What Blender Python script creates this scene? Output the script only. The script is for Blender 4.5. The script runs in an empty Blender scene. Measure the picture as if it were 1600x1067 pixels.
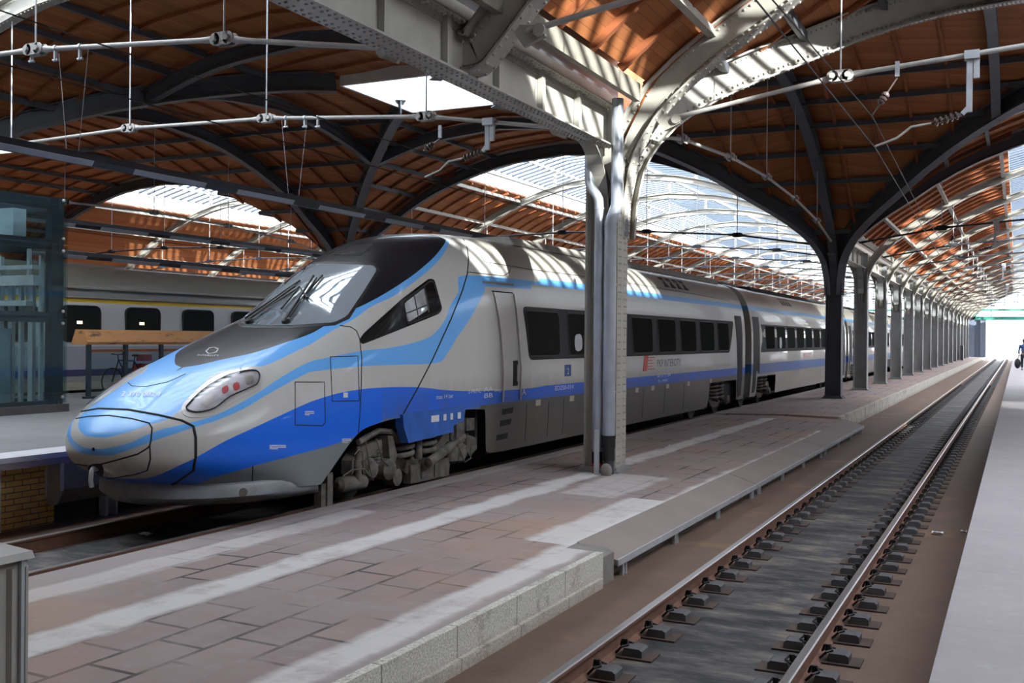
import bpy, bmesh, math, random
from mathutils import Vector, Matrix
from mathutils.bvhtree import BVHTree
random.seed(7)
SC = bpy.context.scene
COL = SC.collection

# ------------------------------------------------------------------ camera, sky, sun, exposure
CAM = Vector((0.0, 0.0, 2.366))          # eye on the right-hand platform, y runs along the tracks
cd = bpy.data.cameras.new('camera'); cam = bpy.data.objects.new('camera', cd); COL.objects.link(cam)
cd.sensor_width = 36.0; cd.lens = 1634.0 / 1600.0 * 36.0; cd.clip_end = 600; cd.clip_start = 0.05
YAW, PITCH, ROLL = math.radians(25.8017), math.radians(-0.23177), math.radians(0.51565)
_f0 = Vector((-math.sin(YAW), math.cos(YAW), 0)); _r0 = Vector((math.cos(YAW), math.sin(YAW), 0)); _u0 = Vector((0, 0, 1))
_f = _f0 * math.cos(PITCH) + _u0 * math.sin(PITCH); _u = -_f0 * math.sin(PITCH) + _u0 * math.cos(PITCH)
_R = _r0 * math.cos(ROLL) + _u * math.sin(ROLL); _U = -_r0 * math.sin(ROLL) + _u * math.cos(ROLL)
M4 = Matrix(((_R.x, _U.x, -_f.x, CAM.x), (_R.y, _U.y, -_f.y, CAM.y), (_R.z, _U.z, -_f.z, CAM.z), (0, 0, 0, 1)))
cam.matrix_world = M4
SC.camera = cam
SC.view_settings.view_transform = 'Standard'; SC.view_settings.look = 'None'
SC.view_settings.gamma = 1.0; SC.view_settings.use_curve_mapping = False
SC.view_settings.exposure = 2.2
SC.cycles.max_bounces = 10; SC.cycles.diffuse_bounces = 6; SC.cycles.transparent_max_bounces = 16
SC.cycles.glossy_bounces = 4; SC.cycles.transmission_bounces = 6
SC.cycles.caustics_reflective = False; SC.cycles.caustics_refractive = False
SC.cycles.sample_clamp_indirect = 6.0

world = bpy.data.worlds.new('sky'); SC.world = world; world.use_nodes = True
wn = world.node_tree; wn.nodes.clear()
wo = wn.nodes.new('ShaderNodeOutputWorld'); wb = wn.nodes.new('ShaderNodeBackground')
sky = wn.nodes.new('ShaderNodeTexSky'); sky.sky_type = 'NISHITA'; sky.sun_disc = False
sky.sun_elevation = math.radians(34); sky.sun_rotation = math.radians(115); sky.air_density = 1.0; sky.dust_density = 3.0
mixw = wn.nodes.new('ShaderNodeMix'); mixw.data_type = 'RGBA'; mixw.inputs[0].default_value = 0.85
mixw.inputs[7].default_value = (8.0, 8.15, 8.4, 1)          # thin bright cloud over the blue
wn.links.new(sky.outputs[0], mixw.inputs[6]); wn.links.new(mixw.outputs[2], wb.inputs[0]); wb.inputs[1].default_value = 0.27
wn.links.new(wb.outputs[0], wo.inputs[0])

sd = bpy.data.lights.new('sun', 'SUN'); sd.energy = 8.0; sd.angle = math.radians(0.6); sd.color = (1.0, 0.93, 0.82)
sun = bpy.data.objects.new('sun', sd); COL.objects.link(sun)
SUN_TRAVEL = Vector((-1.0, 0.6, -0.37)).normalized()
sun.rotation_euler = SUN_TRAVEL.to_track_quat('-Z', 'Y').to_euler(); sun.location = (40, -20, 40)

# ------------------------------------------------------------------ helpers
ORG = {}
class MB:
    """collects boxes, bars, tubes and grids; build() links them as ONE mesh object"""
    def __init__(s): s.v = []; s.f = []; s.m = []; s.uv = {}; s.mi = 0
    def add(s, vs, fs, uvs=None):
        b = len(s.v); s.v += [tuple(p) for p in vs]
        for f in fs: s.f.append(tuple(b + i for i in f)); s.m.append(s.mi)
        if uvs:
            for i, u in enumerate(uvs): s.uv[b + i] = u
    def box(s, x0, x1, y0, y1, z0, z1):
        v = [(x, y, z) for x in (x0, x1) for y in (y0, y1) for z in (z0, z1)]
        s.add(v, [(0, 1, 3, 2), (4, 6, 7, 5), (0, 4, 5, 1), (2, 3, 7, 6), (0, 2, 6, 4), (1, 5, 7, 3)])
    def bar(s, p, q, w, h, up=(0, 0, 1)):
        p = Vector(p); q = Vector(q); d = (q - p).normalized(); up = Vector(up)
        if abs(d.dot(up)) > 0.999: up = Vector((0, 1, 0))
        a = d.cross(up).normalized(); b = a.cross(d)
        v = []
        for c in (p, q):
            for i, j in ((-1, -1), (1, -1), (1, 1), (-1, 1)): v.append(c + a * (w / 2 * i) + b * (h / 2 * j))
        s.add(v, [(0, 1, 2, 3), (7, 6, 5, 4), (0, 4, 5, 1), (1, 5, 6, 2), (2, 6, 7, 3), (3, 7, 4, 0)])
    def tube(s, pts, r, n=8, caps=True):
        pts = [Vector(p) for p in pts]; rs = r if isinstance(r, (list, tuple)) else [r] * len(pts)
        prev = None; rings = []
        for i, p in enumerate(pts):
            a = pts[i - 1] if i else p; b = pts[i + 1] if i < len(pts) - 1 else p
            d1 = (p - a).normalized() if i else Vector(); d2 = (b - p).normalized() if i < len(pts) - 1 else Vector()
            d = (d1 + d2)
            if d.length < 1e-6: d = d1 if d1.length else Vector((0, 0, 1))
            d.normalize()
            if prev is None:
                t = Vector((0, 0, 1)) if abs(d.z) < 0.9 else Vector((1, 0, 0)); u = d.cross(t).normalized()
            else:
                u = (prev - d * prev.dot(d)); u = u.normalized() if u.length > 1e-6 else d.orthogonal().normalized()
            prev = u; w = d.cross(u)
            rings.append([p + (u * math.cos(2 * math.pi * k / n) + w * math.sin(2 * math.pi * k / n)) * rs[i] for k in range(n)])
        v = [x for r_ in rings for x in r_]; f = []
        for i in range(len(rings) - 1):
            for k in range(n): f.append((i * n + k, i * n + (k + 1) % n, (i + 1) * n + (k + 1) % n, (i + 1) * n + k))
        if caps: f.append(tuple(range(n - 1, -1, -1))); f.append(tuple((len(rings) - 1) * n + k for k in range(n)))
        s.add(v, f)
    def cyl(s, p, q, r, n=16): s.tube([p, q], r, n)
    def lathe(s, c, axis, prof, n=24):
        """prof: list of (distance along axis, radius)"""
        axis = Vector(axis).normalized(); c = Vector(c); u = axis.orthogonal().normalized(); w = axis.cross(u)
        v = []; f = []
        for (t, r) in prof:
            for k in range(n): v.append(c + axis * t + (u * math.cos(2 * math.pi * k / n) + w * math.sin(2 * math.pi * k / n)) * r)
        for i in range(len(prof) - 1):
            for k in range(n): f.append((i * n + k, i * n + (k + 1) % n, (i + 1) * n + (k + 1) % n, (i + 1) * n + k))
        f.append(tuple(range(n - 1, -1, -1))); f.append(tuple((len(prof) - 1) * n + k for k in range(n)))
        s.add(v, f)
    def prism(s, poly, ax, a, b):
        """poly: 2D points; extruded along axis ax ('x','y','z') from a to b"""
        def P(u, w, t): return {'x': (t, u, w), 'y': (u, t, w), 'z': (u, w, t)}[ax]
        n = len(poly); v = [P(u, w, a) for u, w in poly] + [P(u, w, b) for u, w in poly]
        f = [tuple(range(n - 1, -1, -1)), tuple(range(n, 2 * n))] + [(i, (i + 1) % n, n + (i + 1) % n, n + i) for i in range(n)]
        s.add(v, f)
    def grid(s, rows, uvs=None, closed=False):
        nr = len(rows); nc = len(rows[0]); v = [p for r in rows for p in r]; f = []
        for i in range(nr - 1):
            for j in range(nc - 1 + (1 if closed else 0)):
                f.append((i * nc + j, i * nc + (j + 1) % nc, (i + 1) * nc + (j + 1) % nc, (i + 1) * nc + j))
        s.add(v, f, [u for r in uvs for u in r] if uvs else None)
    def sweep(s, cs, ns, ss, hs, ws):
        """box section swept along centres cs; ns height direction, ss side direction"""
        n = len(cs); hs = hs if isinstance(hs, list) else [hs] * n; ws = ws if isinstance(ws, list) else [ws] * n
        rows = []
        for c, nn, sd_, h, w in zip(cs, ns, ss, hs, ws):
            rows.append([c + nn * (h / 2 * j) + sd_ * (w / 2 * i) for i, j in ((-1, -1), (1, -1), (1, 1), (-1, 1))])
        v = [p for r in rows for p in r]; f = []
        for i in range(n - 1):
            for k in range(4): f.append((i * 4 + k, i * 4 + (k + 1) % 4, (i + 1) * 4 + (k + 1) % 4, (i + 1) * 4 + k))
        f.append((3, 2, 1, 0)); f.append(tuple((n - 1) * 4 + k for k in range(4)))
        s.add(v, f)
    def rivet(s, p, n, r=0.018):
        p = Vector(p); n = Vector(n).normalized(); u = n.orthogonal().normalized(); w = n.cross(u)
        v = []; K = 6
        for t, q in ((0, 1.0), (0.55, 0.8), (0.85, 0.4)):
            for k in range(K): v.append(p + n * (t * r) + (u * math.cos(6.2832 * k / K) + w * math.sin(6.2832 * k / K)) * (q * r))
        f = [(i * K + k, i * K + (k + 1) % K, (i + 1) * K + (k + 1) % K, (i + 1) * K + k) for i in range(2) for k in range(K)]
        f.append(tuple(2 * K + k for k in range(K))); s.add(v, f)
    def ball(s, c, r, n=10, sc=(1, 1, 1)):
        c = Vector(c); rows = []
        for i in range(n // 2 + 1):
            th = math.pi * i / (n // 2) ; th = min(max(th, 0.02), math.pi - 0.02)
            rows.append([c + Vector((math.sin(th) * math.cos(2 * math.pi * k / n) * r * sc[0], math.sin(th) * math.sin(2 * math.pi * k / n) * r * sc[1], math.cos(th) * r * sc[2])) for k in range(n)])
        s.grid(rows, closed=True)
    def build(s, name, mats, parent=None, loc=(0, 0, 0), smooth=None, label=None):
        mats = mats if isinstance(mats, (list, tuple)) else [mats]
        o_ = ORG.get(parent.name, Vector()) if parent else Vector(loc)
        me = bpy.data.meshes.new(name)
        me.from_pydata([(x - o_.x, y - o_.y, z - o_.z) for x, y, z in s.v], [], s.f)
        for m in mats: me.materials.append(m)
        if len(mats) > 1: me.polygons.foreach_set('material_index', s.m)
        if s.uv:
            ul = me.uv_layers.new(name='UVMap')
            for l in me.loops: ul.data[l.index].uv = s.uv.get(l.vertex_index, (0, 0))
        bm = bmesh.new(); bm.from_mesh(me); bmesh.ops.recalc_face_normals(bm, faces=bm.faces); bm.to_mesh(me); bm.free()
        if smooth is not None:
            me.polygons.foreach_set('use_smooth', [True] * len(me.polygons)); me.set_sharp_from_angle(angle=math.radians(smooth))
        o = bpy.data.objects.new(name, me); COL.objects.link(o)
        if parent: o.parent = parent
        else: o.location = o_
        ORG[o.name] = o_
        if label: o['label'] = label
        return o
def thing(name, label, cat, loc=(0, 0, 0), group=None):
    o = bpy.data.objects.new(name, None); COL.objects.link(o); o.location = loc; o.empty_display_size = 0.2
    o['label'] = label; o['category'] = cat
    if group: o['group'] = group
    ORG[o.name] = Vector(loc); return o
def tag(o, label, cat, group=None, kind=None):
    o['label'] = label; o['category'] = cat
    if group: o['group'] = group
    if kind: o['kind'] = kind
    return o
def struct(o): o['kind'] = 'structure'; return o
def copy_tree(o, off=None, parent=None):
    c = o.copy(); COL.objects.link(c)
    if parent: c.parent = parent
    elif off: c.location = Vector(o.location) + Vector(off)
    for ch in list(o.children): copy_tree(ch, None, c)
    return c
ORD = ['first', 'second', 'third', 'fourth', 'fifth', 'sixth', 'seventh', 'eighth', 'ninth', 'tenth', 'eleventh', 'twelfth', 'thirteenth', 'fourteenth', 'fifteenth', 'sixteenth', 'seventeenth', 'eighteenth', 'nineteenth', 'twentieth']
def pchip(xs, ys):
    n = len(xs); h = [xs[i + 1] - xs[i] for i in range(n - 1)]; d = [(ys[i + 1] - ys[i]) / h[i] for i in range(n - 1)]
    m = [d[0]] + [0 if d[i - 1] * d[i] <= 0 else 2 * d[i - 1] * d[i] / (d[i - 1] + d[i]) for i in range(1, n - 1)] + [d[-1]]
    def f(x):
        if x <= xs[0]: return ys[0]
        if x >= xs[-1]: return ys[-1]
        lo, hi = 0, n - 1
        while hi - lo > 1:
            k = (lo + hi) // 2
            if xs[k] <= x: lo = k
            else: hi = k
        t = (x - xs[lo]) / h[lo]
        return ((2 * t**3 - 3 * t**2 + 1) * ys[lo] + (t**3 - 2 * t**2 + t) * h[lo] * m[lo] + (-2 * t**3 + 3 * t**2) * ys[lo + 1] + (t**3 - t**2) * h[lo] * m[lo + 1])
    return f

# ------------------------------------------------------------------ materials
class NT:
    def __init__(s, name):
        s.mat = bpy.data.materials.new(name); s.mat.use_nodes = True; s.t = s.mat.node_tree
        s.b = s.t.nodes['Principled BSDF']; s.out = s.t.nodes['Material Output']
    def n(s, typ, **kw):
        x = s.t.nodes.new(typ)
        for k, v in kw.items(): setattr(x, k, v)
        return x
    def l(s, a, b): s.t.links.new(a, b)
    def math(s, op, a, b=None, c=None):
        x = s.n('ShaderNodeMath', operation=op)
        for i, q in enumerate((a, b, c)):
            if q is None: continue
            if isinstance(q, (int, float)): x.inputs[i].default_value = q
            else: s.l(q, x.inputs[i])
        return x.outputs[0]
    def mix(s, f, a, b):
        x = s.n('ShaderNodeMix', data_type='RGBA')
        for i, q in ((0, f), (6, a), (7, b)):
            if isinstance(q, (int, float)): x.inputs[i].default_value = q
            elif isinstance(q, tuple): x.inputs[i].default_value = q if len(q) == 4 else q + (1,)
            else: s.l(q, x.inputs[i])
        return x.outputs[2]
    def coord(s, kind='Object'):
        if kind == 'World': return s.n('ShaderNodeNewGeometry').outputs['Position']
        return s.n('ShaderNodeTexCoord').outputs[kind]
    def noise(s, co, scale, detail=4, rough=0.55, vscale=None):
        if vscale:
            m = s.n('ShaderNodeMapping'); m.inputs[3].default_value = vscale; s.l(co, m.inputs[0]); co = m.outputs[0]
        x = s.n('ShaderNodeTexNoise'); x.inputs['Scale'].default_value = scale; x.inputs['Detail'].default_value = detail; x.inputs['Roughness'].default_value = rough
        s.l(co, x.inputs['Vector']); return x.outputs[0]
    def ramp(s, f, stops):
        r = s.n('ShaderNodeValToRGB'); s.l(f, r.inputs[0])
        el = r.color_ramp.elements
        while len(el) < len(stops): el.new(0.5)
        for e, (p, c) in zip(el, stops): e.position = p; e.color = (c if isinstance(c, tuple) else (c, c, c)) + (1,) if not (isinstance(c, tuple) and len(c) == 4) else c
        return r.outputs[0]
    def xyz(s, co):
        x = s.n('ShaderNodeSeparateXYZ'); s.l(co, x.inputs[0]); return x.outputs
    def bump(s, h, st=0.3, dist=0.01):
        x = s.n('ShaderNodeBump'); x.inputs['Strength'].default_value = st; x.inputs['Distance'].default_value = dist
        s.l(h, x.inputs['Height']); s.l(x.outputs[0], s.b.inputs['Normal'])
    def set(s, color=None, rough=None, metal=None, coat=None):
        for k, q in (('Base Color', color), ('Roughness', rough), ('Metallic', metal), ('Coat Weight', coat)):
            if q is None: continue
            if isinstance(q, tuple): s.b.inputs[k].default_value = q if len(q) == 4 else q + (1,)
            elif isinstance(q, (int, float)): s.b.inputs[k].default_value = q
            else: s.l(q, s.b.inputs[k])
        return s.mat
def plain(name, color, rough=0.5, metal=0.0, var=0.12, scale=6.0, coat=0.0, bump=0.0, kind='World'):
    t = NT(name); co = t.coord(kind); f = t.noise(co, scale, 5)
    a = tuple(c * (1 - var) for c in color); b = tuple(min(1, c * (1 + var)) for c in color)
    c = t.mix(t.ramp(f, [(0.3, 0.0), (0.7, 1.0)]), a, b)
    if bump: t.bump(t.noise(co, scale * 8, 4), bump, 0.01)
    return t.set(c, rough, metal, coat)
def emit(name, color, strength):
    t = NT(name); t.b.inputs['Emission Color'].default_value = color + (1,); t.b.inputs['Emission Strength'].default_value = strength
    return t.set(color, 0.4)
def glassy(name, tint, fac_tr, rough=0.03, spec=0.5, diffuse=None, dfac=0.0):
    """thin glass: partly see-through, with its own reflection (and optional dirt / frosting)"""
    t = NT(name); tr = t.n('ShaderNodeBsdfTransparent'); tr.inputs[0].default_value = tint + (1,)
    gl = t.n('ShaderNodeBsdfGlossy'); gl.inputs['Roughness'].default_value = rough; gl.inputs[0].default_value = (0.9, 0.95, 1, 1)
    lw = t.n('ShaderNodeLayerWeight'); lw.inputs[0].default_value = 0.5
    fr = t.math('ADD', 0.045, t.math('MULTIPLY', t.math('POWER', lw.outputs[1], 5.0), 0.85))
    m = t.n('ShaderNodeMixShader'); t.l(fr, m.inputs[0]); t.l(tr.outputs[0], m.inputs[1]); t.l(gl.outputs[0], m.inputs[2])
    last = m.outputs[0]
    if diffuse:
        df = t.n('ShaderNodeBsdfTranslucent'); df.inputs[0].default_value = diffuse + (1,)
        m2 = t.n('ShaderNodeMixShader'); m2.inputs[0].default_value = dfac; t.l(last, m2.inputs[1]); t.l(df.outputs[0], m2.inputs[2]); last = m2.outputs[0]
    t.l(last, t.out.inputs[0]); t.t.nodes.remove(t.b); return t.mat

M = {}
M['steel'] = plain('grey_steel_paint', (0.37, 0.355, 0.315), 0.45, 0.0, 0.10, 3.0)
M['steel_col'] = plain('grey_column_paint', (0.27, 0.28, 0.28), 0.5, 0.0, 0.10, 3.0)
M['steel_dark'] = plain('shade_darkened_steel_paint', (0.085, 0.092, 0.105), 0.5, 0.0, 0.10, 3.0)  # darker copy of the grey steel paint, carries the crossing's shade in its colour
M['bar_blue'] = plain('blue_grey_glazing_bar', (0.09, 0.115, 0.15), 0.5, 0, 0.05)
M['white_steel'] = plain('white_steel_paint', (0.48, 0.50, 0.52), 0.5, 0.0, 0.06, 3.0)
M['rod'] = plain('tie_rod_paint', (0.42, 0.41, 0.39), 0.45, 0.0, 0.1, 5.0)
M['zinc'] = plain('zinc_downpipe', (0.42, 0.46, 0.52), 0.35, 0.35, 0.1, 4.0)
M['black'] = plain('black_rubber', (0.012, 0.012, 0.013), 0.55, 0.0, 0.1)
M['dark_steel'] = plain('dark_steel', (0.05, 0.055, 0.065), 0.5, 0.2, 0.15)
M['rust'] = plain('rusty_steel', (0.13, 0.06, 0.035), 0.8, 0.1, 0.35, 12.0, bump=0.2)
M['red'] = plain('red_band', (0.45, 0.05, 0.04), 0.5)
M['curb'] = plain('white_curb', (0.72, 0.71, 0.67), 0.6, 0.0, 0.06, 2.0)
M['timber'] = plain('weathered_timber', (0.22, 0.205, 0.17), 0.8, 0.0, 0.2, 5.0)
M['skyglass'] = glassy('skylight_glass', (0.84, 0.92, 1.0), 0.8, 0.15, diffuse=(0.76, 0.80, 0.86), dfac=0.42)
M['pane'] = glassy('clear_glass', (0.80, 0.88, 0.88), 0.8, 0.02)
M['wire'] = plain('bronze_wire', (0.03, 0.028, 0.027), 0.5, 0.3)
M['porcelain'] = plain('brown_insulator', (0.10, 0.075, 0.07), 0.25, 0.0, 0.1)
M['galv'] = plain('galvanised_steel', (0.50, 0.53, 0.56), 0.4, 0.4, 0.1)

def wood_boards():
    t = NT('orange_boards'); uv = t.n('ShaderNodeUVMap').outputs[0]; x = t.xyz(uv)
    v = t.math('DIVIDE', x[1], 0.15); idx = t.math('FLOOR', v); fr = t.math('FRACT', v)
    wn_ = t.n('ShaderNodeTexWhiteNoise', noise_dimensions='2D'); cmb = t.n('ShaderNodeCombineXYZ'); t.l(idx, cmb.inputs[0]); t.l(t.math('FLOOR', t.math('DIVIDE', x[0], 3.1)), cmb.inputs[1]); t.l(cmb.outputs[0], wn_.inputs[0])
    gr = t.noise(uv, 3.0, 6, 0.6, (0.6, 9.0, 1))
    c = t.mix(wn_.outputs[0], (0.38, 0.118, 0.033), (0.52, 0.195, 0.064))
    c = t.mix(t.math('MULTIPLY', gr, 0.45), c, (0.25, 0.08, 0.025))
    st = t.noise(uv, 0.35, 3, 0.5); c = t.mix(t.ramp(st, [(0.55, 0.0), (0.75, 0.5)]), c, (0.27, 0.11, 0.045))
    gap = t.math('LESS_THAN', fr, 0.06); c = t.mix(t.math('MULTIPLY', gap, 0.7), c, (0.10, 0.035, 0.015))
    return t.set(c, 0.75)
M['boards'] = wood_boards()
M['batten'] = plain('orange_battens', (0.32, 0.10, 0.035), 0.75, 0.0, 0.2, 4.0)
# ------------------------------------------------------------------ the shed: geometry of the vaults
XC, XL = 4.75, -16.75          # nave axes (right nave, blue train's nave)
XLL = -38.25; XRR = 26.25
HALF = 10.75
S0, S1 = 16.2, 39.3            # the crossing between these planes
SM = (S0 + S1) / 2; EH = (S1 - S0) / 2
NEAR0, FAR1 = -24.0, 154.6
_prof = [(0, 9.80), (2.3, 9.60), (3.5, 9.36), (4.7, 9.00), (5.9, 8.56), (7.1, 7.97), (8.2, 7.26), (8.9, 6.82), (9.78, 6.14), (10.22, 5.58), (10.42, 5.1), (10.5, 4.6), (10.53, 4.0)]
PD = [p[0] for p in _prof]; PZ = [p[1] for p in _prof]
Nz = pchip(PD, PZ)
def wood_curve(off, dmax=10.3, n=26, d0=0.0):
    out = []
    for i in range(n + 1):
        d = d0 + (10.2 - d0) * i / n; e = 0.02
        sl = (Nz(d + e) - Nz(max(0, d - e))) / (e + min(d, e)) if d > 0.05 else 0
        L = math.hypot(1, sl); out.append((d - sl / L * off, Nz(d) + off / L))
    return [p for p in out if p[1] >= 6.34]
WOOD = 0.60
DSKY = 5.2
wc_near = wood_curve(WOOD, 10.35, 26, DSKY - 0.2); wc_far = wood_curve(0.42, 10.35, 26, DSKY - 0.2)
def arclen(c):
    a = [0]
    for i in range(1, len(c)): a.append(a[-1] + math.hypot(c[i][0] - c[i - 1][0], c[i][1] - c[i - 1][1]))
    return a
def zg(d): return 11.05 - 0.033 * d * d

zones = [(NEAR0, S0), (S1, FAR1)]
navename = {XC: 'right', XL: 'middle', XLL: 'left', XRR: 'outer right'}
SKY0 = 4.5                     # near skylights begin here, cut short to limit sun on the girder
def barrel(cx, y0, y1, idx):
    wc = wc_near if y0 < 0 else wc_far
    mb = MB(); al = arclen(wc)
    for s in (-1, 1):
        n = max(2, int((y1 - y0) / 8)); rows = []; uvs = []
        for i in range(n + 1):
            y = y0 + (y1 - y0) * i / n
            rows.append([(cx + s * d, y, z) for d, z in wc]); uvs.append([(y, a + 40 * (s > 0)) for a in al])
        mb.grid(rows, uvs)
    o = struct(mb.build('ceiling', M['boards'])); so = o.modifiers.new('thick', 'SOLIDIFY'); so.thickness = 0.08; so.offset = 0
    o['label'] = 'curved ceiling of orange boards on both flanks of the %s nave' % navename[cx]
    # battens follow the curve, purlins run along the nave
    mb = MB(); y = y0 + 0.6
    vis = cx not in (XLL, XRR)
    while y < y1:
        for s in (-1, 1):
            if not vis: continue
            pts = wc[::3] + ([wc[-1]] if (len(wc) - 1) % 3 else [])
            for a, b in zip(pts[:-1], pts[1:]):
                mb.bar((cx + s * a[0], y, a[1] - 0.09), (cx + s * b[0], y, b[1] - 0.09), 0.10, 0.12)
        y += 1.2 if y < 90 else 2.4
    if mb.v: mb.build('batten', M['batten'], o)['kind'] = 'stuff'
    for s in (-1, 1):
        for dq in (5.35, 7.35, 9.2):
            k = min(range(len(wc)), key=lambda i: abs(wc[i][0] - dq)); d, z = wc[k]
            m2 = MB(); m2.bar((cx + s * d, y0, z - 0.19), (cx + s * d, y1, z - 0.19), 0.08, 0.13); m2.bar((cx + s * d, y0, z - 0.26), (cx + s * d, y1, z - 0.26), 0.13, 0.02)
            m2.build('purlin', M['steel'], o)
    if y0 < 0:                                                # solid crown behind the viewer, added unseen to block the sun
        m2 = MB(); rr = [[(cx + d, y, Nz(abs(d)) + WOOD) for d in [5.25 * (i / 10 - 1) for i in range(21)]] for y in (y0, -8, SKY0)]
        m2.grid(rr, [[(y, i * 0.5) for i in range(21)] for y in (y0, -8, SKY0)]); m2.build('blocker_crown', M['boards'], o); y0 = SKY0
    # skylight on a white curb
    sk = thing('skylight', 'long skylight over the %s nave, %s the dark crossing' % (navename[cx], 'beyond' if y0 > 20 else 'before'), 'skylight', (cx, (y0 + y1) / 2, 10), 'skylights')
    cb = MB()
    for s in (-1, 1): cb.box(cx + s * DSKY - 0.05, cx + s * DSKY + 0.05, y0, y1, Nz(DSKY) + 0.45, zg(DSKY))
    for ye in (y0, y1):
        rows = [[(cx + d, ye, Nz(abs(d)) + 0.3), (cx + d, ye, zg(d))] for d in [DSKY * (i / 8 - 1) for i in range(17)]]
        cb.grid(rows)
    cb.build('curb', M['curb'], sk)
    g = MB(); ds = [DSKY * (i / 6 - 1) for i in range(13)]
    g.grid([[(cx + d, y, zg(d)) for d in ds] for y in (y0, y1)]); g.build('glass', M['skyglass'], sk)
    b = MB(); y = y0 + 0.3; st = 0.62
    while y < y1:
        for i in range(0, 12, 3): b.bar((cx + ds[i], y, zg(ds[i]) - 0.06), (cx + ds[i + 3], y, zg(ds[i + 3]) - 0.06), 0.17, 0.07)
        y += st if y < 110 else st * 2
    b.build('glazing_bar', M['bar_blue'], sk)['kind'] = 'stuff'
    for dq in (-3.5, 0, 3.5):
        m2 = MB(); m2.bar((cx + dq, y0, zg(dq) - 0.19), (cx + dq, y1, zg(dq) - 0.19), 0.09, 0.14); m2.build('glazing_purlin', M['white_steel'], sk)
    return o, sk
for cx in (XC, XL, XLL, XRR):
    for i, (a, b) in enumerate(zones): barrel(cx, a, b, i)

# crossing vault: the higher of the two barrels, open under a lantern in each bay
def crossing(cx, lantern=True):
    def zz(x, s):
        d = min(abs(x - cx), 10.5); e = min(abs(s - SM), EH * 10.5 / HALF)
        return max(Nz(d), Nz(e * HALF / EH)) + WOOD
    mb = MB(); LX, LS = 1.95, 2.1; LC = SM + 0.85         # the lantern sits a little beyond the middle
    xs = sorted(set([round(cx - HALF + HALF * 2 * i / 36, 3) for i in range(37)] + [round(cx - LX, 3), round(cx + LX, 3)]))
    ys = sorted(set([round(S0 + 2 * EH * i / 36, 3) for i in range(37)] + [round(LC - LS, 3), round(LC + LS, 3)]))
    V = {}; 
    for x in xs:
        for y in ys:
            d = abs(x - cx); e = abs(y - SM) * HALF / EH
            uv = (x, y + d * 0.3) if e < d else (y, x)
            V[(x, y)] = len(mb.v); mb.v.append((x, y, zz(x, y))); mb.uv[len(mb.v) - 1] = uv
    for x0, x1 in zip(xs[:-1], xs[1:]):
        for y0, y1 in zip(ys[:-1], ys[1:]):
            xm, ym = (x0 + x1) / 2, (y0 + y1) / 2
            if lantern and abs(xm - cx) < LX and abs(ym - LC) < LS: continue
            mb.f.append((V[(x0, y0)], V[(x1, y0)], V[(x1, y1)], V[(x0, y1)])); mb.m.append(0)
    o = struct(mb.build('ceiling', M['boards'], smooth=40)); so = o.modifiers.new('thick', 'SOLIDIFY'); so.thickness = 0.08; so.offset = 1
    o['label'] = 'dark groin-vaulted board ceiling over the crossing of the %s nave' % navename[cx]
    # purlins in the four webs
    for q in (10.1, 9.3, 8.2, 7.0, 5.7, 4.4, 3.1, 2.0):
        z = Nz(q) + WOOD - 0.13
        for s in (-1, 1):
            e = q * EH / HALF; d = q
            if q > LX + 0.4:
                m2 = MB(); m2.bar((cx + s * HALF, SM - e, z), (cx + s * d, SM - e, z), 0.11, 0.16); m2.build('purlin', M['steel_dark'], o)
                m2 = MB(); m2.bar((cx + s * HALF, SM + e, z), (cx + s * d, SM + e, z), 0.11, 0.16); m2.build('purlin', M['steel_dark'], o)
                m2 = MB(); m2.bar((cx + s * d, SM - EH, z), (cx + s * d, SM - e, z), 0.11, 0.16); m2.build('purlin', M['steel_dark'], o)
                m2 = MB(); m2.bar((cx + s * d, SM + e, z), (cx + s * d, SM + EH, z), 0.11, 0.16); m2.build('purlin', M['steel_dark'], o)
    bt = MB(); x = 1.0
    while x < HALF:
        for s in (-1, 1):
            for (is_x) in (0, 1):
                pts = []
                for i in range(13):
                    q = -x + 2 * x * i / 12
                    if is_x: pts.append(Vector((cx + s * x, SM + q * EH / HALF, Nz(abs(q)) + WOOD - 0.05)))
                    else: pts.append(Vector((cx + q, SM + s * x * EH / HALF, Nz(abs(q)) + WOOD - 0.05)))
                for a, b in zip(pts[:-1], pts[1:]):
                    if lantern and abs((a.x + b.x) / 2 - cx) < LX + .1 and abs((a.y + b.y) / 2 - LC) < LS + .1: continue
                    bt.bar(a, b, 0.08, 0.10)
        x += 1.12
    bt.build('batten', M['batten'], o)['kind'] = 'stuff'
    if lantern:
        lt = thing('lantern', 'square roof lantern with white sides in the dark crossing above the %s' % ('blue train' if cx == XL else 'bare track' if cx == XC else 'far left tracks' if cx == XLL else 'outer right tracks'), 'skylight', (cx, LC, 10.4), 'roof lanterns')
        c2 = MB(); z0, z1 = 10.0, 11.25
        for s in (-1, 1):
            c2.box(cx + s * LX - 0.05, cx + s * LX + 0.05, LC - LS, LC + LS, z0, z1); c2.box(cx - LX, cx + LX, LC + s * LS - 0.05, LC + s * LS + 0.05, z0, z1)
        c2.build('curb', M['curb'], lt)
        g = MB(); g.box(cx - LX, cx + LX, LC - LS, LC + LS, z1, z1 + 0.02); g.build('glass', M['skyglass'], lt)
        for k in (-1, 0, 1):
            m2 = MB(); m2.bar((cx + k * 0.95, LC - LS, z1 - 0.05), (cx + k * 0.95, LC + LS, z1 - 0.05), 0.06, 0.1); m2.build('glazing_bar', M['dark_steel'], lt)
for cx in (XC, XL, XLL, XRR): crossing(cx)
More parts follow.
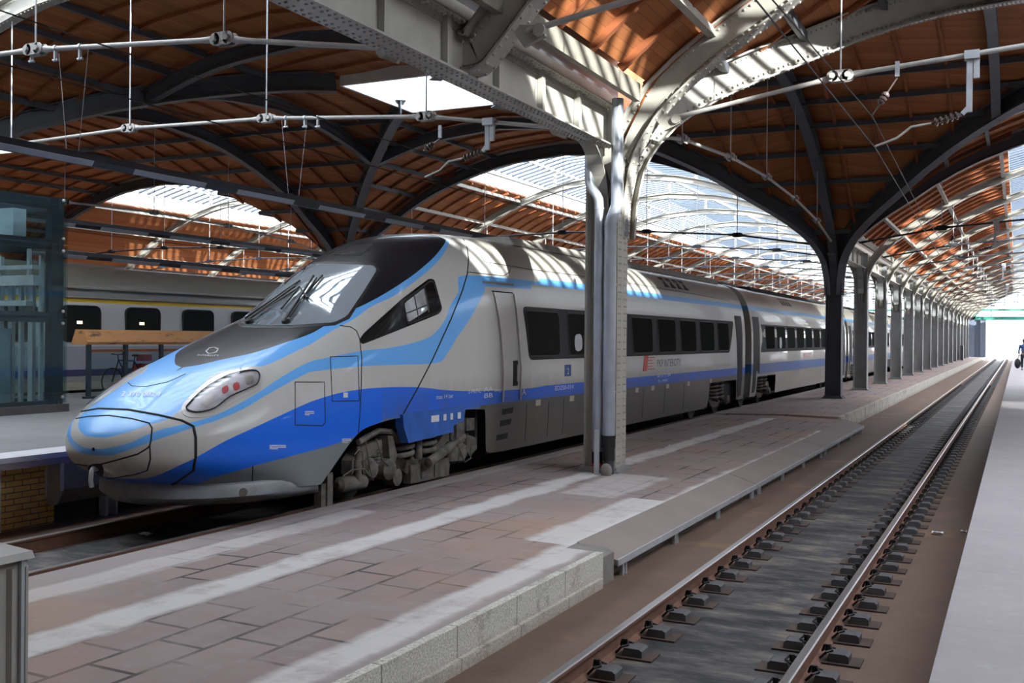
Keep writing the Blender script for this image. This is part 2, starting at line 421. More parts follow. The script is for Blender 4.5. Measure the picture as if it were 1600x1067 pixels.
for cx in (XC, XL, XLL, XRR):                                 # closing boards over the end arches of the crossing
    for ye in (S0 + 0.04, S1 - 0.04):
        for sg in (-1, 1):
            m2 = MB(); ds_ = [5.0 + 0.44 * i for i in range(13)]
            for a, b in zip(ds_[:-1], ds_[1:]):
                v = [(cx + sg * q, ye + t, z) for t in (-0.03, 0.03) for q, z in ((a, Nz(a) + 0.38), (b, Nz(b) + 0.38), (b, Nz(b) + 1.0), (a, Nz(a) + 1.0))]
                m2.add(v, [(0, 1, 2, 3), (4, 7, 6, 5), (0, 4, 5, 1), (3, 2, 6, 7), (0, 3, 7, 4), (1, 5, 6, 2)])
            struct(m2.build('trim_7', M['batten']))

# ------------------------------------------------------------------ riveted arch ribs
def rib_path(dfun, dmin, dmax, n=44):
    return [dfun(dmin + (dmax - dmin) * i / n) for i in range(n + 1)]
def make_rib(mb, pts, side, depth=0.45, bf=0.30, clip=None, rivets=False, foot=True):
    """I-section rib along soffit points pts; side = unit vector across the web"""
    n = len(pts); ns = []
    for i in range(n):
        a = pts[max(0, i - 1)]; b = pts[min(n - 1, i + 1)]; t = (b - a).normalized(); q = side.cross(t)
        ns.append(q.normalized())
    if max(ns, key=lambda q: abs(q.z)).z < 0: ns = [-q for q in ns]
    ext = []
    for p, q in zip(pts, ns):
        e = p + q * depth
        if clip: e = clip(p, e)
        ext.append(e)
    mids = [(a + b) / 2 for a, b in zip(pts, ext)]; dirs = [(b - a).normalized() for a, b in zip(pts, ext)]; hs = [(b - a).length for a, b in zip(pts, ext)]
    S = [side] * n
    mb.sweep(mids, dirs, S, hs, 0.025)
    mb.sweep([p + q * 0.015 for p, q in zip(pts, ns)], ns, S, 0.03, bf)
    mb.sweep([p + q * 0.13 for p, q in zip(pts, ns)], ns, S, 0.02, 0.06)
    mb.sweep([e - q * 0.015 for e, q in zip(ext, ns)], ns, S, 0.03, bf)
    if rivets:
        acc = 0
        for i in range(n - 1):
            L = (pts[i + 1] - pts[i]).length; k = max(1, int(L / 0.11))
            for j in range(k):
                t = j / k; p = pts[i].lerp(pts[i + 1], t); e = ext[i].lerp(ext[i + 1], t); q = ns[i]
                for sg in (-1, 1):
                    mb.rivet(p + q * 0.09 + side * sg * 0.032, side * sg, 0.026)
                    mb.rivet(p + side * sg * 0.10, -q, 0.026)
                    if (e - p).length > 0.25: mb.rivet(e - q * 0.09 + side * sg * 0.013, side * sg, 0.026)
    return pts, ext, ns
EY = Vector((0, 1, 0)); EX = Vector((1, 0, 0))
_ds = [-10.53, -10.5, -10.42, -10.34, -10.22, -10.0, -9.78, -9.4, -8.9, -8.2, -7.4, -6.6, -5.9, -5.0, -4.2, -3.4, -2.6, -1.7, -0.8, 0]
DS = _ds + [-d for d in _ds[-2::-1]]
def zlow(d):
    return Nz(min(abs(d), 10.53))
def nave_pts(cx, s, full=True):
    P = [Vector((cx + d, s, zlow(d))) for d in DS]
    return P
def clipper(cx):
    def f(p, e):
        lim = HALF - 0.02
        if abs(e.x - cx) > lim: e = Vector((cx + math.copysign(lim, e.x - cx), e.y, max(e.z, p.z) if abs(p.x - cx) < 10.4 else p.z))
        return e
    return f
tracks = {XC: 'bare track', XL: 'blue train', XLL: 'far left tracks'}
def nave_rib(cx, s, rank, where, rivets=False, depth=0.45, girder_foot=False, mat=None):
    mb = MB(); P = nave_pts(cx, s)
    if girder_foot:
        P = [p for p in P if p.z > 5.8]
        for sg, ins in ((-1, 0), (1, None)):
            q = [Vector((cx + sg * a_, s, b_)) for a_, b_ in ((10.70, 5.452), (10.56, 5.452), (10.44, 5.475), (10.33, 5.54), (10.24, 5.64))]
            P = q + P if sg < 0 else P + q[::-1]
    make_rib(mb, P, EY, depth, 0.30 if rivets else 0.26, clipper(cx), rivets)
    if rivets:
        for sg in (-1, 1):
            # clevis plate for the tie
            x = cx + sg * 9.93; mb.prism([(x - 0.16 * -sg, 5.98), (x + 0.04 * -sg, 5.7), (x + 0.30 * -sg, 5.80), (x + 0.30 * -sg, 5.92)], 'y', s - 0.03, s + 0.03)
            mb.lathe((x + 0.24 * -sg, s - 0.07, 5.87), (0, 1, 0), [(0, 0.03), (0, 0.075), (0.14, 0.075), (0.14, 0.03)], 12)
    if s > S1 + 1 or s < S0:                                  # posts from the rib up to the glazing
        for dq in (-3.5, 0, 3.5):
            z = Nz(abs(dq)) + depth - 0.03
            mb.bar((cx + dq, s, z), (cx + dq, s, zg(dq) - 0.12), 0.12, 0.12, (0, 1, 0))
    o = mb.build('arch_rib', mat or M['steel'], loc=(cx, s, 4.0))
    tag(o, 'steel arch rib over the %s, %s' % (tracks[cx], where), 'arch rib', 'steel arch ribs')
    return o
NK = 16; PITCHY = 7.2
for cx in (XC, XL, XLL):
    for k in range(NK + 1):
        s = S1 + PITCHY * k
        if cx == XLL and k > 9: break
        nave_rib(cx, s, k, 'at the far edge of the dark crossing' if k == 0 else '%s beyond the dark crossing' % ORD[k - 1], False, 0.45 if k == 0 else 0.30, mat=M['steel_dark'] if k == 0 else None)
    if cx == XLL: continue
    nave_rib(cx, S0, 0, 'springing from the column with the downpipes', cx == XC or cx == XL, 0.5)
    for j, s in enumerate((10.9, 5.6, 0.3)):
        nave_rib(cx, s, j, 'landing on the girder, %s before the near column' % ORD[j], cx == XC and j < 2 or (cx == XL and j == 0), 0.5, True)
# ribs of the crossing: along the column rows, the groins, and the quarter ribs
def row_rib(x, lab):
    mb = MB(); P = [Vector((x, SM + d * EH / HALF, zlow(d))) for d in DS]
    make_rib(mb, P, EX, 0.45, 0.3)
    tag(mb.build('arch_rib', M['steel_dark'], loc=(x, SM, 4)), lab, 'arch rib', 'steel arch ribs')
row_rib(-6.0, 'dark arch rib spanning along the columns from the near to the next column')
row_rib(-27.5, 'dark arch rib spanning along the far column row left of the blue train')
def diag_rib(cx, sx, sy, lab, riv=False):
    dirv = Vector((sx * HALF, sy * EH, 0)); L = dirv.length; dirv.normalize(); side = Vector((-dirv.y, dirv.x, 0))
    P = [Vector((cx, SM, 0)) + dirv * (L * d / HALF) + Vector((0, 0, zlow(d))) for d in DS]
    mb = MB()
    for h_ in (-1, 1):                                        # the two halves end at the lantern
        H_ = [p for p, d in zip(P, DS) if d * h_ > 1.6]; make_rib(mb, H_, side, 0.55, 0.34, None, riv)
    for i in [i for i in range(4, len(P) - 4, 2) if abs(DS[i]) > 2.2]:                         # stiffeners on the web
        p = P[i]; mb.bar(p + Vector((0, 0, 0.03)), p + Vector((0, 0, 0.5)), 0.03, 0.16, side.cross(Vector((0, 0, 1))))
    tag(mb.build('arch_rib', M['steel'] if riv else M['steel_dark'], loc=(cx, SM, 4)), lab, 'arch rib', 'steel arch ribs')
diag_rib(XC, 1, 1, 'wide riveted groin rib rising right from the near column, sunlit at its foot', True)
diag_rib(XC, -1, 1, 'dark groin rib rising from the second column towards the upper right')
diag_rib(XL, 1, 1, 'dark groin rib at upper left, rising from the left edge, crossing above the blue train')
diag_rib(XL, -1, 1, 'dark groin rib running from the near column over the roof of the blue train')
for cx, nm in ((XC, 'bare track'), (XL, 'blue train')):
    for s, w in ((-1, 'near'), (1, 'far')):
        q = HALF / 2; mb = MB(); P = [Vector((cx + q * i / 10, SM + s * EH / 2, Nz(abs(q * i / 10)))) for i in range(-10, 11)]
        make_rib(mb, P, EY, 0.4, 0.24)
        tag(mb.build('arch_rib', M['steel_dark'], loc=(cx, SM + s * EH / 2, 8)), 'short dark rib across the crossing vault over the %s, on its %s side' % (nm, w), 'arch rib', 'steel arch ribs')
        mb = MB(); P = [Vector((cx + s * q, SM + EH / 2 * i / 10, Nz(abs(q * i / 10)))) for i in range(-10, 11)]
        make_rib(mb, P, EX, 0.4, 0.24)
        tag(mb.build('arch_rib', M['steel_dark'], loc=(cx + s * q, SM, 8)), 'short dark rib lengthwise in the crossing vault over the %s, on its %s side' % (nm, 'right' if s > 0 else 'left'), 'arch rib', 'steel arch ribs')

# ------------------------------------------------------------------ columns, girders, valley gutters
def column(x, y, zb, lab, near=False, knee=True, mat=None):
    mat = mat or M['steel_col']
    r = thing('column', lab, 'column', (x, y, zb), 'iron columns of the shed')
    mb = MB(); top = 6.05
    mb.box(x - 0.02, x + 0.02, y - 0.21, y + 0.21, zb, top) if False else mb.box(x - 0.25, x + 0.25, y - 0.02, y + 0.02, zb, top)
    for s in (-1, 1): mb.box(x + s * 0.26 - 0.018, x + s * 0.26 + 0.018, y - 0.235, y + 0.235, zb, 5.3)
    mb.box(x - 0.26, x + 0.26, y - 0.22, y - 0.2, 5.45, top) ; mb.box(x - 0.24, x + 0.24, y + 0.16, y + 0.19, zb, 5.4)
    for s in (-1, 1):                                         # angles joining web and flanges
        for t in (-1, 1): mb.box(x + s * 0.20 - 0.045, x + s * 0.20 + 0.045, y + t * 0.045 - 0.02, y + t * 0.045 + 0.02, zb, 5.4)
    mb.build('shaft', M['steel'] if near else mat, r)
    if near:
        rv = MB(); z = zb + 0.15
        while z < 5.3:
            for t in (-0.17, -0.09, 0.09, 0.17): rv.rivet((x + 0.278, y + t, z), (1, 0, 0), 0.017)
            z += 0.115
        rv.build('rivet_row', M['steel'], r)['kind'] = 'stuff'
    b = MB(); b.box(x - 0.36, x + 0.36, y - 0.34, y + 0.34, zb, zb + 0.04); b.box(x - 0.31, x + 0.31, y - 0.29, y + 0.29, zb + 0.04, zb + 0.09); b.build('base_plate', mat, r)
    if knee:
        k = MB()
        for s in (-1, 1):
            pts = []
            for i in range(9):
                a = i / 8 * math.pi / 2; pts.append(Vector((x, y + s * (0.24 + 0.9 * (1 - math.cos(a))), 4.35 + 1.1 * math.sin(a))))
            side = EX; nsv = [Vector((0, s * -math.cos(i / 8 * math.pi / 2) * -1, 0)) for i in range(9)]
            dirs = [(pts[min(8, i + 1)] - pts[max(0, i - 1)]).normalized().cross(side) for i in range(9)]
            k.sweep(pts, dirs, [side] * 9, 0.025, 0.24)
            poly = [(p.y, p.z) for p in pts] + [(y + s * 0.24, 5.45)]
            k.prism(poly, 'x', x - 0.012, x + 0.012)
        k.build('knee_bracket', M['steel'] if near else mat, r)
    return r
PB = 0.26
column(-6.06, 16.05, 0.2, 'riveted grey column with two zinc downpipes, nearest on the platform', True)
for k in range(NK + 1):
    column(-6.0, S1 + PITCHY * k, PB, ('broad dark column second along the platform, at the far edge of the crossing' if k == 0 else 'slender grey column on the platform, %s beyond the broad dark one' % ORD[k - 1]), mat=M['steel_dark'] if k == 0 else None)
for k in range(8): column(-27.5, S1 + PITCHY * k, PB, 'grey column of the far row left of the blue train, %s beyond the crossing' % ORD[k])
for k in range(3): column(15.5, S1 + PITCHY * k, PB, 'grey column of the right row, %s beyond the crossing' % ORD[k])
for x in (-6.0, 15.5, -27.5): column(x, 0.3, 0.2, 'grey column of the %s row behind the viewer' % ('platform' if x == -6 else 'right' if x > 0 else 'left'))
column(15.5, 16.05, 0.2, 'grey column of the right row before the crossing'); column(-27.5, 16.05, 0.2, 'grey column of the left row before the crossing')

def girder(x, y0, y1, lab, near=False):
    r = thing('girder', lab, 'girder', (x, (y0 + y1) / 2, 5.4), 'longitudinal girders')
    mb = MB(); hw = 0.19
    mb.box(x - 0.012, x + 0.012, y0, y1, 5.44, 6.05); mb.box(x - hw, x + hw, y0, y1, 5.42, 5.445); mb.box(x - hw, x + hw, y0, y1, 6.05, 6.075)
    for s in (-1, 1): mb.box(x + s * 0.05 - 0.05, x + s * 0.05 + 0.05, y0, y1, 5.445, 5.46); mb.box(x + s * 0.022 - 0.01, x + s * 0.022 + 0.01, y0, y1, 5.445, 5.53); mb.box(x + s * 0.022 - 0.01, x + s * 0.022 + 0.01, y0, y1, 5.97, 6.05)
    mb.build('web_plate', M['steel'], r)
    ny = max(1, int(round((y1 - y0) / 1.33)))
    for i in range(1, ny):
        y = y0 + (y1 - y0) * i / ny; st = MB(); st.box(x - 0.09, x + 0.09, y - 0.012, y + 0.012, 5.45, 6.05); st.box(x + 0.02, x + 0.10, y - 0.05, y + 0.05, 5.45, 6.05) if near else None; st.build('stiffener', M['steel'], r)
    u = MB(); u.box(x - 0.14, x + 0.14, y0, y1, 6.09, 6.24); u.build('gutter_box', M['steel'], r)
    if near:
        rv = MB(); y = y0 + 0.05
        while y < y1:
            for dx in (-0.14, -0.07, 0.07, 0.14): rv.rivet((x + dx, y, 5.42), (0, 0, -1), 0.02)
            rv.rivet((x + 0.15, y, 6.05), (0, 0, -1), 0.03); rv.rivet((x + 0.08, y, 6.05), (0, 0, -1), 0.03); rv.rivet((x + 0.033, y, 5.50), (1, 0, 0), 0.012); rv.rivet((x + 0.033, y, 6.0), (1, 0, 0), 0.012)
            y += 0.12
        rv.build('rivet_row', M['steel'], r)['kind'] = 'stuff'
    tb = MB()
    for s in (-1, 1): tb.box(x + s * 0.53 - 0.05, x + s * 0.53 + 0.05, y0, y1, 6.12, 6.40)
    tb.build('wall_plate', M['timber'], r)
    return r
girder(-6.0, NEAR0, 15.8, 'big riveted steel girder running from the near column to the upper left', True)
girder(-6.0, S1 + 0.2, FAR1, 'steel girder linking the tops of the far platform columns')
girder(-27.5, NEAR0, 15.8, 'steel girder on the left column row before the crossing'); girder(-27.5, S1 + 0.2, FAR1, 'steel girder on the far left column row beyond the crossing')
girder(15.5, NEAR0, 15.8, 'steel girder on the right column row before the crossing'); girder(15.5, S1 + 0.2, FAR1, 'steel girder on the right column row beyond the crossing')
for x in (-27.5, -6.0, 15.5, -49.0):
    for y0, y1 in zones:
        mb = MB(); mb.box(x - 0.75, x + 0.75, y0, y1, 6.95, 7.15); mb.box(x - 0.06, x + 0.06, y0, y1, 6.24, 6.95); struct(mb.build('trim_1', M['dark_steel']))

# ------------------------------------------------------------------ tie rods
def tie(cx, s, lab, detail=True, axis='x'):
    K = [(10.0, 5.86), (7.17, 6.31), (3.58, 6.57), (0, 6.66), (-3.58, 6.57), (-7.17, 6.31), (-10.0, 5.86)]
    if axis == 'x': P = [Vector((cx + d, s, z)) for d, z in K]; along = EX; r = thing('tie_rod', lab, 'tie rod', (cx, s, 5.86), 'tie rods')
    else: P = [Vector((s, SM + d * EH / HALF, z)) for d, z in K]; along = EY; r = thing('tie_rod', lab, 'tie rod', (s, SM, 5.86), 'tie rods')
    acr = EY if axis == 'x' else EX
    n = 10 if detail else 6; rad = 0.036
    m = MB()
    for a, b in zip(P[:-1], P[1:]):
        d = (b - a).normalized(); m.tube([a + d * 0.08, a + d * 0.2, a + d * 0.4, b - d * 0.4, b - d * 0.2, b - d * 0.08], [0.022, 0.05, rad, rad, 0.05, 0.022], n)
    m.build('rod', M['rod'] if detail and s < 30 else M['dark_steel'], r, smooth=40)  # far rods coloured dark so they read as backlit silhouettes
    for i in range(1, 6):
        p = P[i]; k = MB()
        if detail:
            for sg in (-1, 1):
                k.lathe(p + along * (-0.11) + acr * (sg * 0.055 - 0.012), acr, [(0, 0.085), (0.024, 0.085)], 14); k.lathe(p + along * 0.11 + acr * (sg * 0.055 - 0.012), acr, [(0, 0.085), (0.024, 0.085)], 14)
                k.bar(p - along * 0.11 + acr * sg * 0.055, p + along * 0.11 + acr * sg * 0.055, 0.024, 0.17)
            for t in (-0.11, 0.11):
                k.lathe(p + along * t - acr * 0.11, acr, [(0, 0.045), (0.22, 0.045)], 6)
        else: k.bar(p - along * 0.17, p + along * 0.17, 0.1, 0.15)
        k.build('knuckle', M['rod'] if detail and s < 30 else M['dark_steel'], r, smooth=40)
        h = MB(); top = Nz(abs(K[i][0])); h.tube([p + Vector((0, 0, 0.06)), Vector((p.x, p.y, top))], 0.014, 6); h.build('hanger', M['white_steel'], r)
    return r
for cx in (XC, XL):
    tie(cx, S0, 'pale tie rod over the %s hung beside the near column' % tracks[cx])
    for j, s in enumerate((10.9, 5.6)): tie(cx, s, 'tie rod over the %s tied to the girder rib, %s from the near column' % (tracks[cx], ORD[j]))
for cx in (XC, XL, XLL):
    for k in range(0, 13 if cx != XLL else 7):
        tie(cx, S1 + PITCHY * k, 'thin dark tie rod over the %s, %s beyond the crossing' % (tracks[cx], ORD[k]), k == 0)
tie(0, -6.0, 'tie rod with hangers under the lengthwise arch between first and second column', True, 'y')
tie(0, -27.5, 'tie rod under the lengthwise arch of the far column row', True, 'y')
# ------------------------------------------------------------------ ground, platforms, track beds
def mat_platform():
    t = NT('tiled_platform'); p = t.coord('World'); x = t.xyz(p)
    wob = t.noise(p, 1.3, 4); w1 = t.math('MULTIPLY', t.math('SUBTRACT', wob, 0.5), 0.28)
    X = t.math('ADD', x[0], w1)
    br = t.n('ShaderNodeTexBrick'); mp = t.n('ShaderNodeMapping'); mp.inputs[2].default_value = (0, 0, math.radians(90)); t.l(p, mp.inputs[0]); t.l(mp.outputs[0], br.inputs[0])
    for k, v in (('Scale', 1.0), ('Mortar Size', 0.02), ('Brick Width', 0.62), ('Row Height', 0.42), ('Mortar Smooth', 0.1)): br.inputs[k].default_value = v
    br.offset = 0.5
    br.inputs['Color1'].default_value = (0.30, 0.218, 0.20, 1); br.inputs['Color2'].default_value = (0.245, 0.192, 0.185, 1); br.inputs['Mortar'].default_value = (0.028, 0.026, 0.026, 1)
    big = t.noise(p, 0.55, 5, 0.6); fine = t.noise(p, 5, 6, 0.65)
    mo = t.ramp(t.noise(p, 0.8, 3), [(0.44, 0.05), (0.56, 1.0)])
    col = t.mix(mo, (0.275, 0.21, 0.198), br.outputs[0])
    col = t.mix(t.ramp(big, [(0.45, 0.0), (0.70, 0.75)]), col, (0.33, 0.285, 0.275))
    col = t.mix(t.ramp(t.noise(p, 0.33, 3), [(0.52, 0.0), (0.68, 0.7)]), col, (0.36, 0.235, 0.165))
    col = t.mix(t.ramp(fine, [(0.55, 0.0), (0.8, 0.5)]), col, (0.38, 0.33, 0.31))
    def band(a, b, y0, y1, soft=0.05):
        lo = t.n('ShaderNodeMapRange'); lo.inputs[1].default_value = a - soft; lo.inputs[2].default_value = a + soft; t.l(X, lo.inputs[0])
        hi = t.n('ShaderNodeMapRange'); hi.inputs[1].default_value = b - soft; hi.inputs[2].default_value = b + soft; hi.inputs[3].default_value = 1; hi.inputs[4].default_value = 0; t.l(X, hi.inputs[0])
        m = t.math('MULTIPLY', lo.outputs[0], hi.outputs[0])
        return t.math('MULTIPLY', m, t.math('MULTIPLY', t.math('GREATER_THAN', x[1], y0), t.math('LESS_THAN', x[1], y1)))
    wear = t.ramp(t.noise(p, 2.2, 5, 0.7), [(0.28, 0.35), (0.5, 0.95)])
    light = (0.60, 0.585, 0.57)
    for a, b, y0, y1, k in ((-6.32, -5.92, -30, 29, 0.95), (-4.30, -3.96, -30, 26, 0.9), (-7.55, -7.12, -30, 11, 0.6), (-7.75, -7.62, 9, 22, 0.55), (-4.75, -4.0, 10.2, 13.6, 0.85), (-5.75, -4.9, 13.4, 15.8, 0.55)):  # wide strip by the kerb step: cement with a sun patch painted in
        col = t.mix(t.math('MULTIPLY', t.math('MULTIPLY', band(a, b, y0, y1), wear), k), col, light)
    col = t.mix(t.math('MULTIPLY', band(-8.4, -7.6, -30, 200), 0.6), col, (0.31, 0.285, 0.275))
    col = t.mix(t.math('MULTIPLY', band(-3.96, -3.5, -30, 200), 0.8), col, (0.31, 0.27, 0.265))
    t.bump(t.math('ADD', br.outputs[1], t.math('MULTIPLY', fine, -0.4)), 0.25, -0.006)
    return t.set(col, 0.82)
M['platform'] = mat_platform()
def mat_slab():
    t = NT('worn_slab'); p = t.coord('World'); x = t.xyz(p)
    c = t.mix(t.noise(p, 1.1, 6, 0.65), (0.20, 0.165, 0.155), (0.30, 0.245, 0.225)); c = t.mix(t.ramp(t.noise(p, 9, 4), [(0.6, 0.0), (0.8, 0.4)]), c, (0.28, 0.24, 0.22))
    return t.set(c, 0.85)
M['slab'] = mat_slab()
def mat_kerb():
    t = NT('granite_kerb'); p = t.coord('World'); x = t.xyz(p)
    c = t.mix(t.ramp(t.noise(p, 55, 3, 0.7), [(0.35, 0.0), (0.6, 1.0)]), (0.34, 0.32, 0.28), (0.66, 0.64, 0.57)); c = t.mix(t.ramp(t.noise(p, 3.0, 6, 0.75), [(0.5, 0), (0.66, 0.8)]), c, (0.20, 0.175, 0.14))
    low = t.n('ShaderNodeMapRange'); low.inputs[1].default_value = 0.0; low.inputs[2].default_value = -0.16; t.l(x[2], low.inputs[0]); c = t.mix(t.math('MULTIPLY', low.outputs[0], 0.5), c, (0.24, 0.16, 0.11))
    jt = t.math('LESS_THAN', t.math('FRACT', t.math('DIVIDE', t.math('ADD', x[1], 0.4), 1.05)), 0.012); c = t.mix(t.math('MULTIPLY', jt, 0.8), c, (0.10, 0.09, 0.08))
    t.bump(t.noise(p, 45, 4, 0.7), 0.6, 0.012)
    return t.set(c, 0.9)
M['kerb'] = mat_kerb()
def mat_bed():
    t = NT('oily_track_bed'); p = t.coord('World'); x = t.xyz(p)
    xc = t.math('ABSOLUTE', t.math('ADD', x[0], 2.17)); xm = t.math('ABSOLUTE', t.math('ADD', x[0], 9.52)); xd = t.math('MINIMUM', xc, xm)
    oil = t.ramp(t.noise(p, 1.7, 6, 0.72, (0.75, 1.7, 1)), [(0.36, (0.012, 0.012, 0.014)), (0.46, (0.032, 0.031, 0.034)), (0.54, (0.070, 0.063, 0.063)), (0.76, (0.22, 0.185, 0.135))])
    br = t.mix(t.noise(p, 1.6, 6, 0.65), (0.095, 0.06, 0.043), (0.175, 0.112, 0.08)); br = t.mix(t.ramp(t.noise(p, 0.9, 3), [(0.6, 0), (0.75, 0.6)]), br, (0.27, 0.165, 0.075))
    mr = t.n('ShaderNodeMapRange'); mr.inputs[1].default_value = 0.62; mr.inputs[2].default_value = 0.80; t.l(t.math('ADD', xd, t.math('MULTIPLY', t.noise(p, 5, 4), 0.12)), mr.inputs[0])
    c = t.mix(mr.outputs[0], oil, br)
    t.bump(t.noise(p, 14, 5, 0.7), 0.35, 0.02)
    return t.set(c, 0.75)
M['bed'] = mat_bed()
def mat_paving(name, a, b, rot=0, edge=None):
    t = NT(name); p = t.coord('World'); x = t.xyz(p)
    br = t.n('ShaderNodeTexBrick'); t.l(p, br.inputs[0]); br.offset = 0.0
    for k, v in (('Scale', 1.0), ('Mortar Size', 0.008), ('Brick Width', 0.8), ('Row Height', 0.8)): br.inputs[k].default_value = v
    br.inputs['Color1'].default_value = a + (1,); br.inputs['Color2'].default_value = b + (1,); br.inputs['Mortar'].default_value = tuple(c * 0.55 for c in a) + (1,)
    c = t.mix(t.ramp(t.noise(p, 1.2, 6, 0.6), [(0.4, 0.0), (0.75, 0.35)]), br.outputs[0], tuple(min(1, q * 1.25) for q in b))
    if edge:
        e0, e1, ec = edge; m = t.math('MULTIPLY', t.math('GREATER_THAN', x[0], e0), t.math('LESS_THAN', x[0], e1)); c = t.mix(t.math('MULTIPLY', m, 0.85), c, ec)
    return t.set(c, 0.7)
M['pav_left'] = mat_paving('grey_paving', (0.165, 0.163, 0.166), (0.145, 0.144, 0.146), edge=(-11.85, -11.2, (0.55, 0.54, 0.56)))
def mat_pav_right():
    t = NT('pale_platform_slabs'); p = t.coord('World'); x = t.xyz(p)
    c = t.mix(t.noise(p, 0.9, 6, 0.6), (0.245, 0.222, 0.228), (0.345, 0.318, 0.325)); c = t.mix(t.ramp(t.noise(p, 7, 5, 0.7), [(0.5, 0.0), (0.75, 0.35)]), c, (0.40, 0.375, 0.37))
    j = t.math('LESS_THAN', t.math('FRACT', t.math('DIVIDE', x[1], 1.6)), 0.006); j2 = t.math('LESS_THAN', t.math('ABSOLUTE', t.math('SUBTRACT', x[0], 0.75)), 0.006)
    c = t.mix(t.math('MULTIPLY', t.math('MAXIMUM', j, j2), 0.5), c, (0.2, 0.18, 0.18))
    return t.set(c, 0.72)
M['pav_right'] = mat_pav_right()
M['concrete'] = plain('stained_concrete', (0.20, 0.185, 0.17), 0.9, 0, 0.25, 2.5, bump=0.2)
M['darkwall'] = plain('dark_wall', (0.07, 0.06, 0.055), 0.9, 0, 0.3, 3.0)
M['outside'] = plain('bright_ballast', (0.50, 0.48, 0.44), 0.9, 0, 0.15, 1.0)
def mat_brick():
    t = NT('yellow_glazed_brick'); p = t.coord('World'); x = t.xyz(p); cm = t.n('ShaderNodeCombineXYZ'); t.l(x[1], cm.inputs[0]); t.l(x[2], cm.inputs[1])
    br = t.n('ShaderNodeTexBrick'); t.l(cm.outputs[0], br.inputs[0])
    for k, v in (('Scale', 1.0), ('Mortar Size', 0.007), ('Brick Width', 0.255), ('Row Height', 0.078)): br.inputs[k].default_value = v
    br.inputs['Color1'].default_value = (0.85, 0.58, 0.19, 1); br.inputs['Color2'].default_value = (0.74, 0.47, 0.14, 1); br.inputs['Mortar'].default_value = (0.12, 0.10, 0.085, 1)
    c = t.mix(t.ramp(t.noise(p, 7, 4), [(0.45, 0), (0.8, 0.4)]), br.outputs[0], (0.34, 0.22, 0.08))
    t.bump(br.outputs[1], 0.4, -0.006); return t.set(c, 0.35)
M['brick'] = mat_brick()

g = MB(); g.box(-400, 400, 160, 600, -0.4, -0.25); g.box(-400, 400, -300, -26, -0.4, -0.25); struct(g.build('ground', M['outside']))
b = MB(); b.box(-60, 40, -26, 160, -0.40, -0.17); struct(b.build('floor', M['bed']))
YS, YE, FY0, FY1 = 10.05, 30.0, -26.0, 170.0
def extr(poly, y0, y1, mat, name='floor'):
    m = MB(); m.prism(poly, 'y', y0, y1); return struct(m.build(name, mat))
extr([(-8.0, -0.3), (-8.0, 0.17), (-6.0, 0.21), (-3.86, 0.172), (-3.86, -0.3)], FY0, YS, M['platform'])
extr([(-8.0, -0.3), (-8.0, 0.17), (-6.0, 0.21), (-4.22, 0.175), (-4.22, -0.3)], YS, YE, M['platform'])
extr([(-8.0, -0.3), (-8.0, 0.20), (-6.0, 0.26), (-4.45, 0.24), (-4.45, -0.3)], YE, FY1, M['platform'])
# granite kerb of the near part, rough step at its end
k = MB(); k.box(-3.88, -3.80, FY0, YS, -0.3, 0.173); k.box(-3.80, -3.76, FY0, YS - 0.1, -0.3, -0.07); struct(k.build('trim_2', M['kerb']))
k = MB(); k.prism([(-4.22, -0.17), (-3.80, -0.17), (-3.80, 0.12), (-3.9, 0.165), (-4.22, 0.172)], 'y', YS, YS + 0.32); struct(k.build('trim_3', M['concrete']))
# sloping slabs on steel posts
nsl = 3; ln = (YE - YS - 0.32) / nsl
for i in range(nsl):
    y0 = YS + 0.32 + ln * i; r = thing('edge_slab', ['first sloping concrete edge slab right after the kerb step', 'second sloping edge slab by the bare track', 'third sloping edge slab, just before the platform rises again'][i], 'slab', (-4, y0 + ln / 2, 0.03), 'sloping edge slabs')
    m = MB(); m.prism([(-4.23, 0.10), (-3.77, -0.03), (-3.77, 0.03), (-4.23, 0.18)], 'y', y0 + 0.015, y0 + ln - 0.015); m.build('slab', M['slab'], r)
    e = MB(); e.box(-3.772, -3.755, y0 + 0.015, y0 + ln - 0.015, -0.035, 0.036); e.build('steel_edge', M['galv'], r)
    f = MB(); f.box(-3.93, -3.90, y0 + 0.02, y0 + ln - 0.02, -0.2, 0.0); f.build('riser', M['concrete'], r)
    for q in (0.04, 0.33, 0.64, 0.96):
        yy = y0 + ln * q; p = MB(); p.box(-3.80, -3.768, yy - 0.06, yy - 0.04, -0.19, -0.02); p.box(-3.80, -3.768, yy + 0.04, yy + 0.06, -0.19, -0.02); p.box(-3.805, -3.79, yy - 0.06, yy + 0.06, -0.19, -0.02); p.build('post', M['galv'], r)
k = MB(); k.box(-4.45, -4.38, YE, FY1, -0.3, 0.243); struct(k.build('trim_4', M['kerb']))
# right platform with overhanging edge
extr([(-0.36, 0.62), (-0.36, 0.76), (13.2, 0.76), (13.2, -0.3), (-0.02, -0.3), (-0.02, 0.62)], FY0, FY1, M['pav_right'])
w = MB(); w.box(-0.03, -0.018, FY0, FY1, -0.3, 0.62); struct(w.build('wall_right', M['darkwall']))
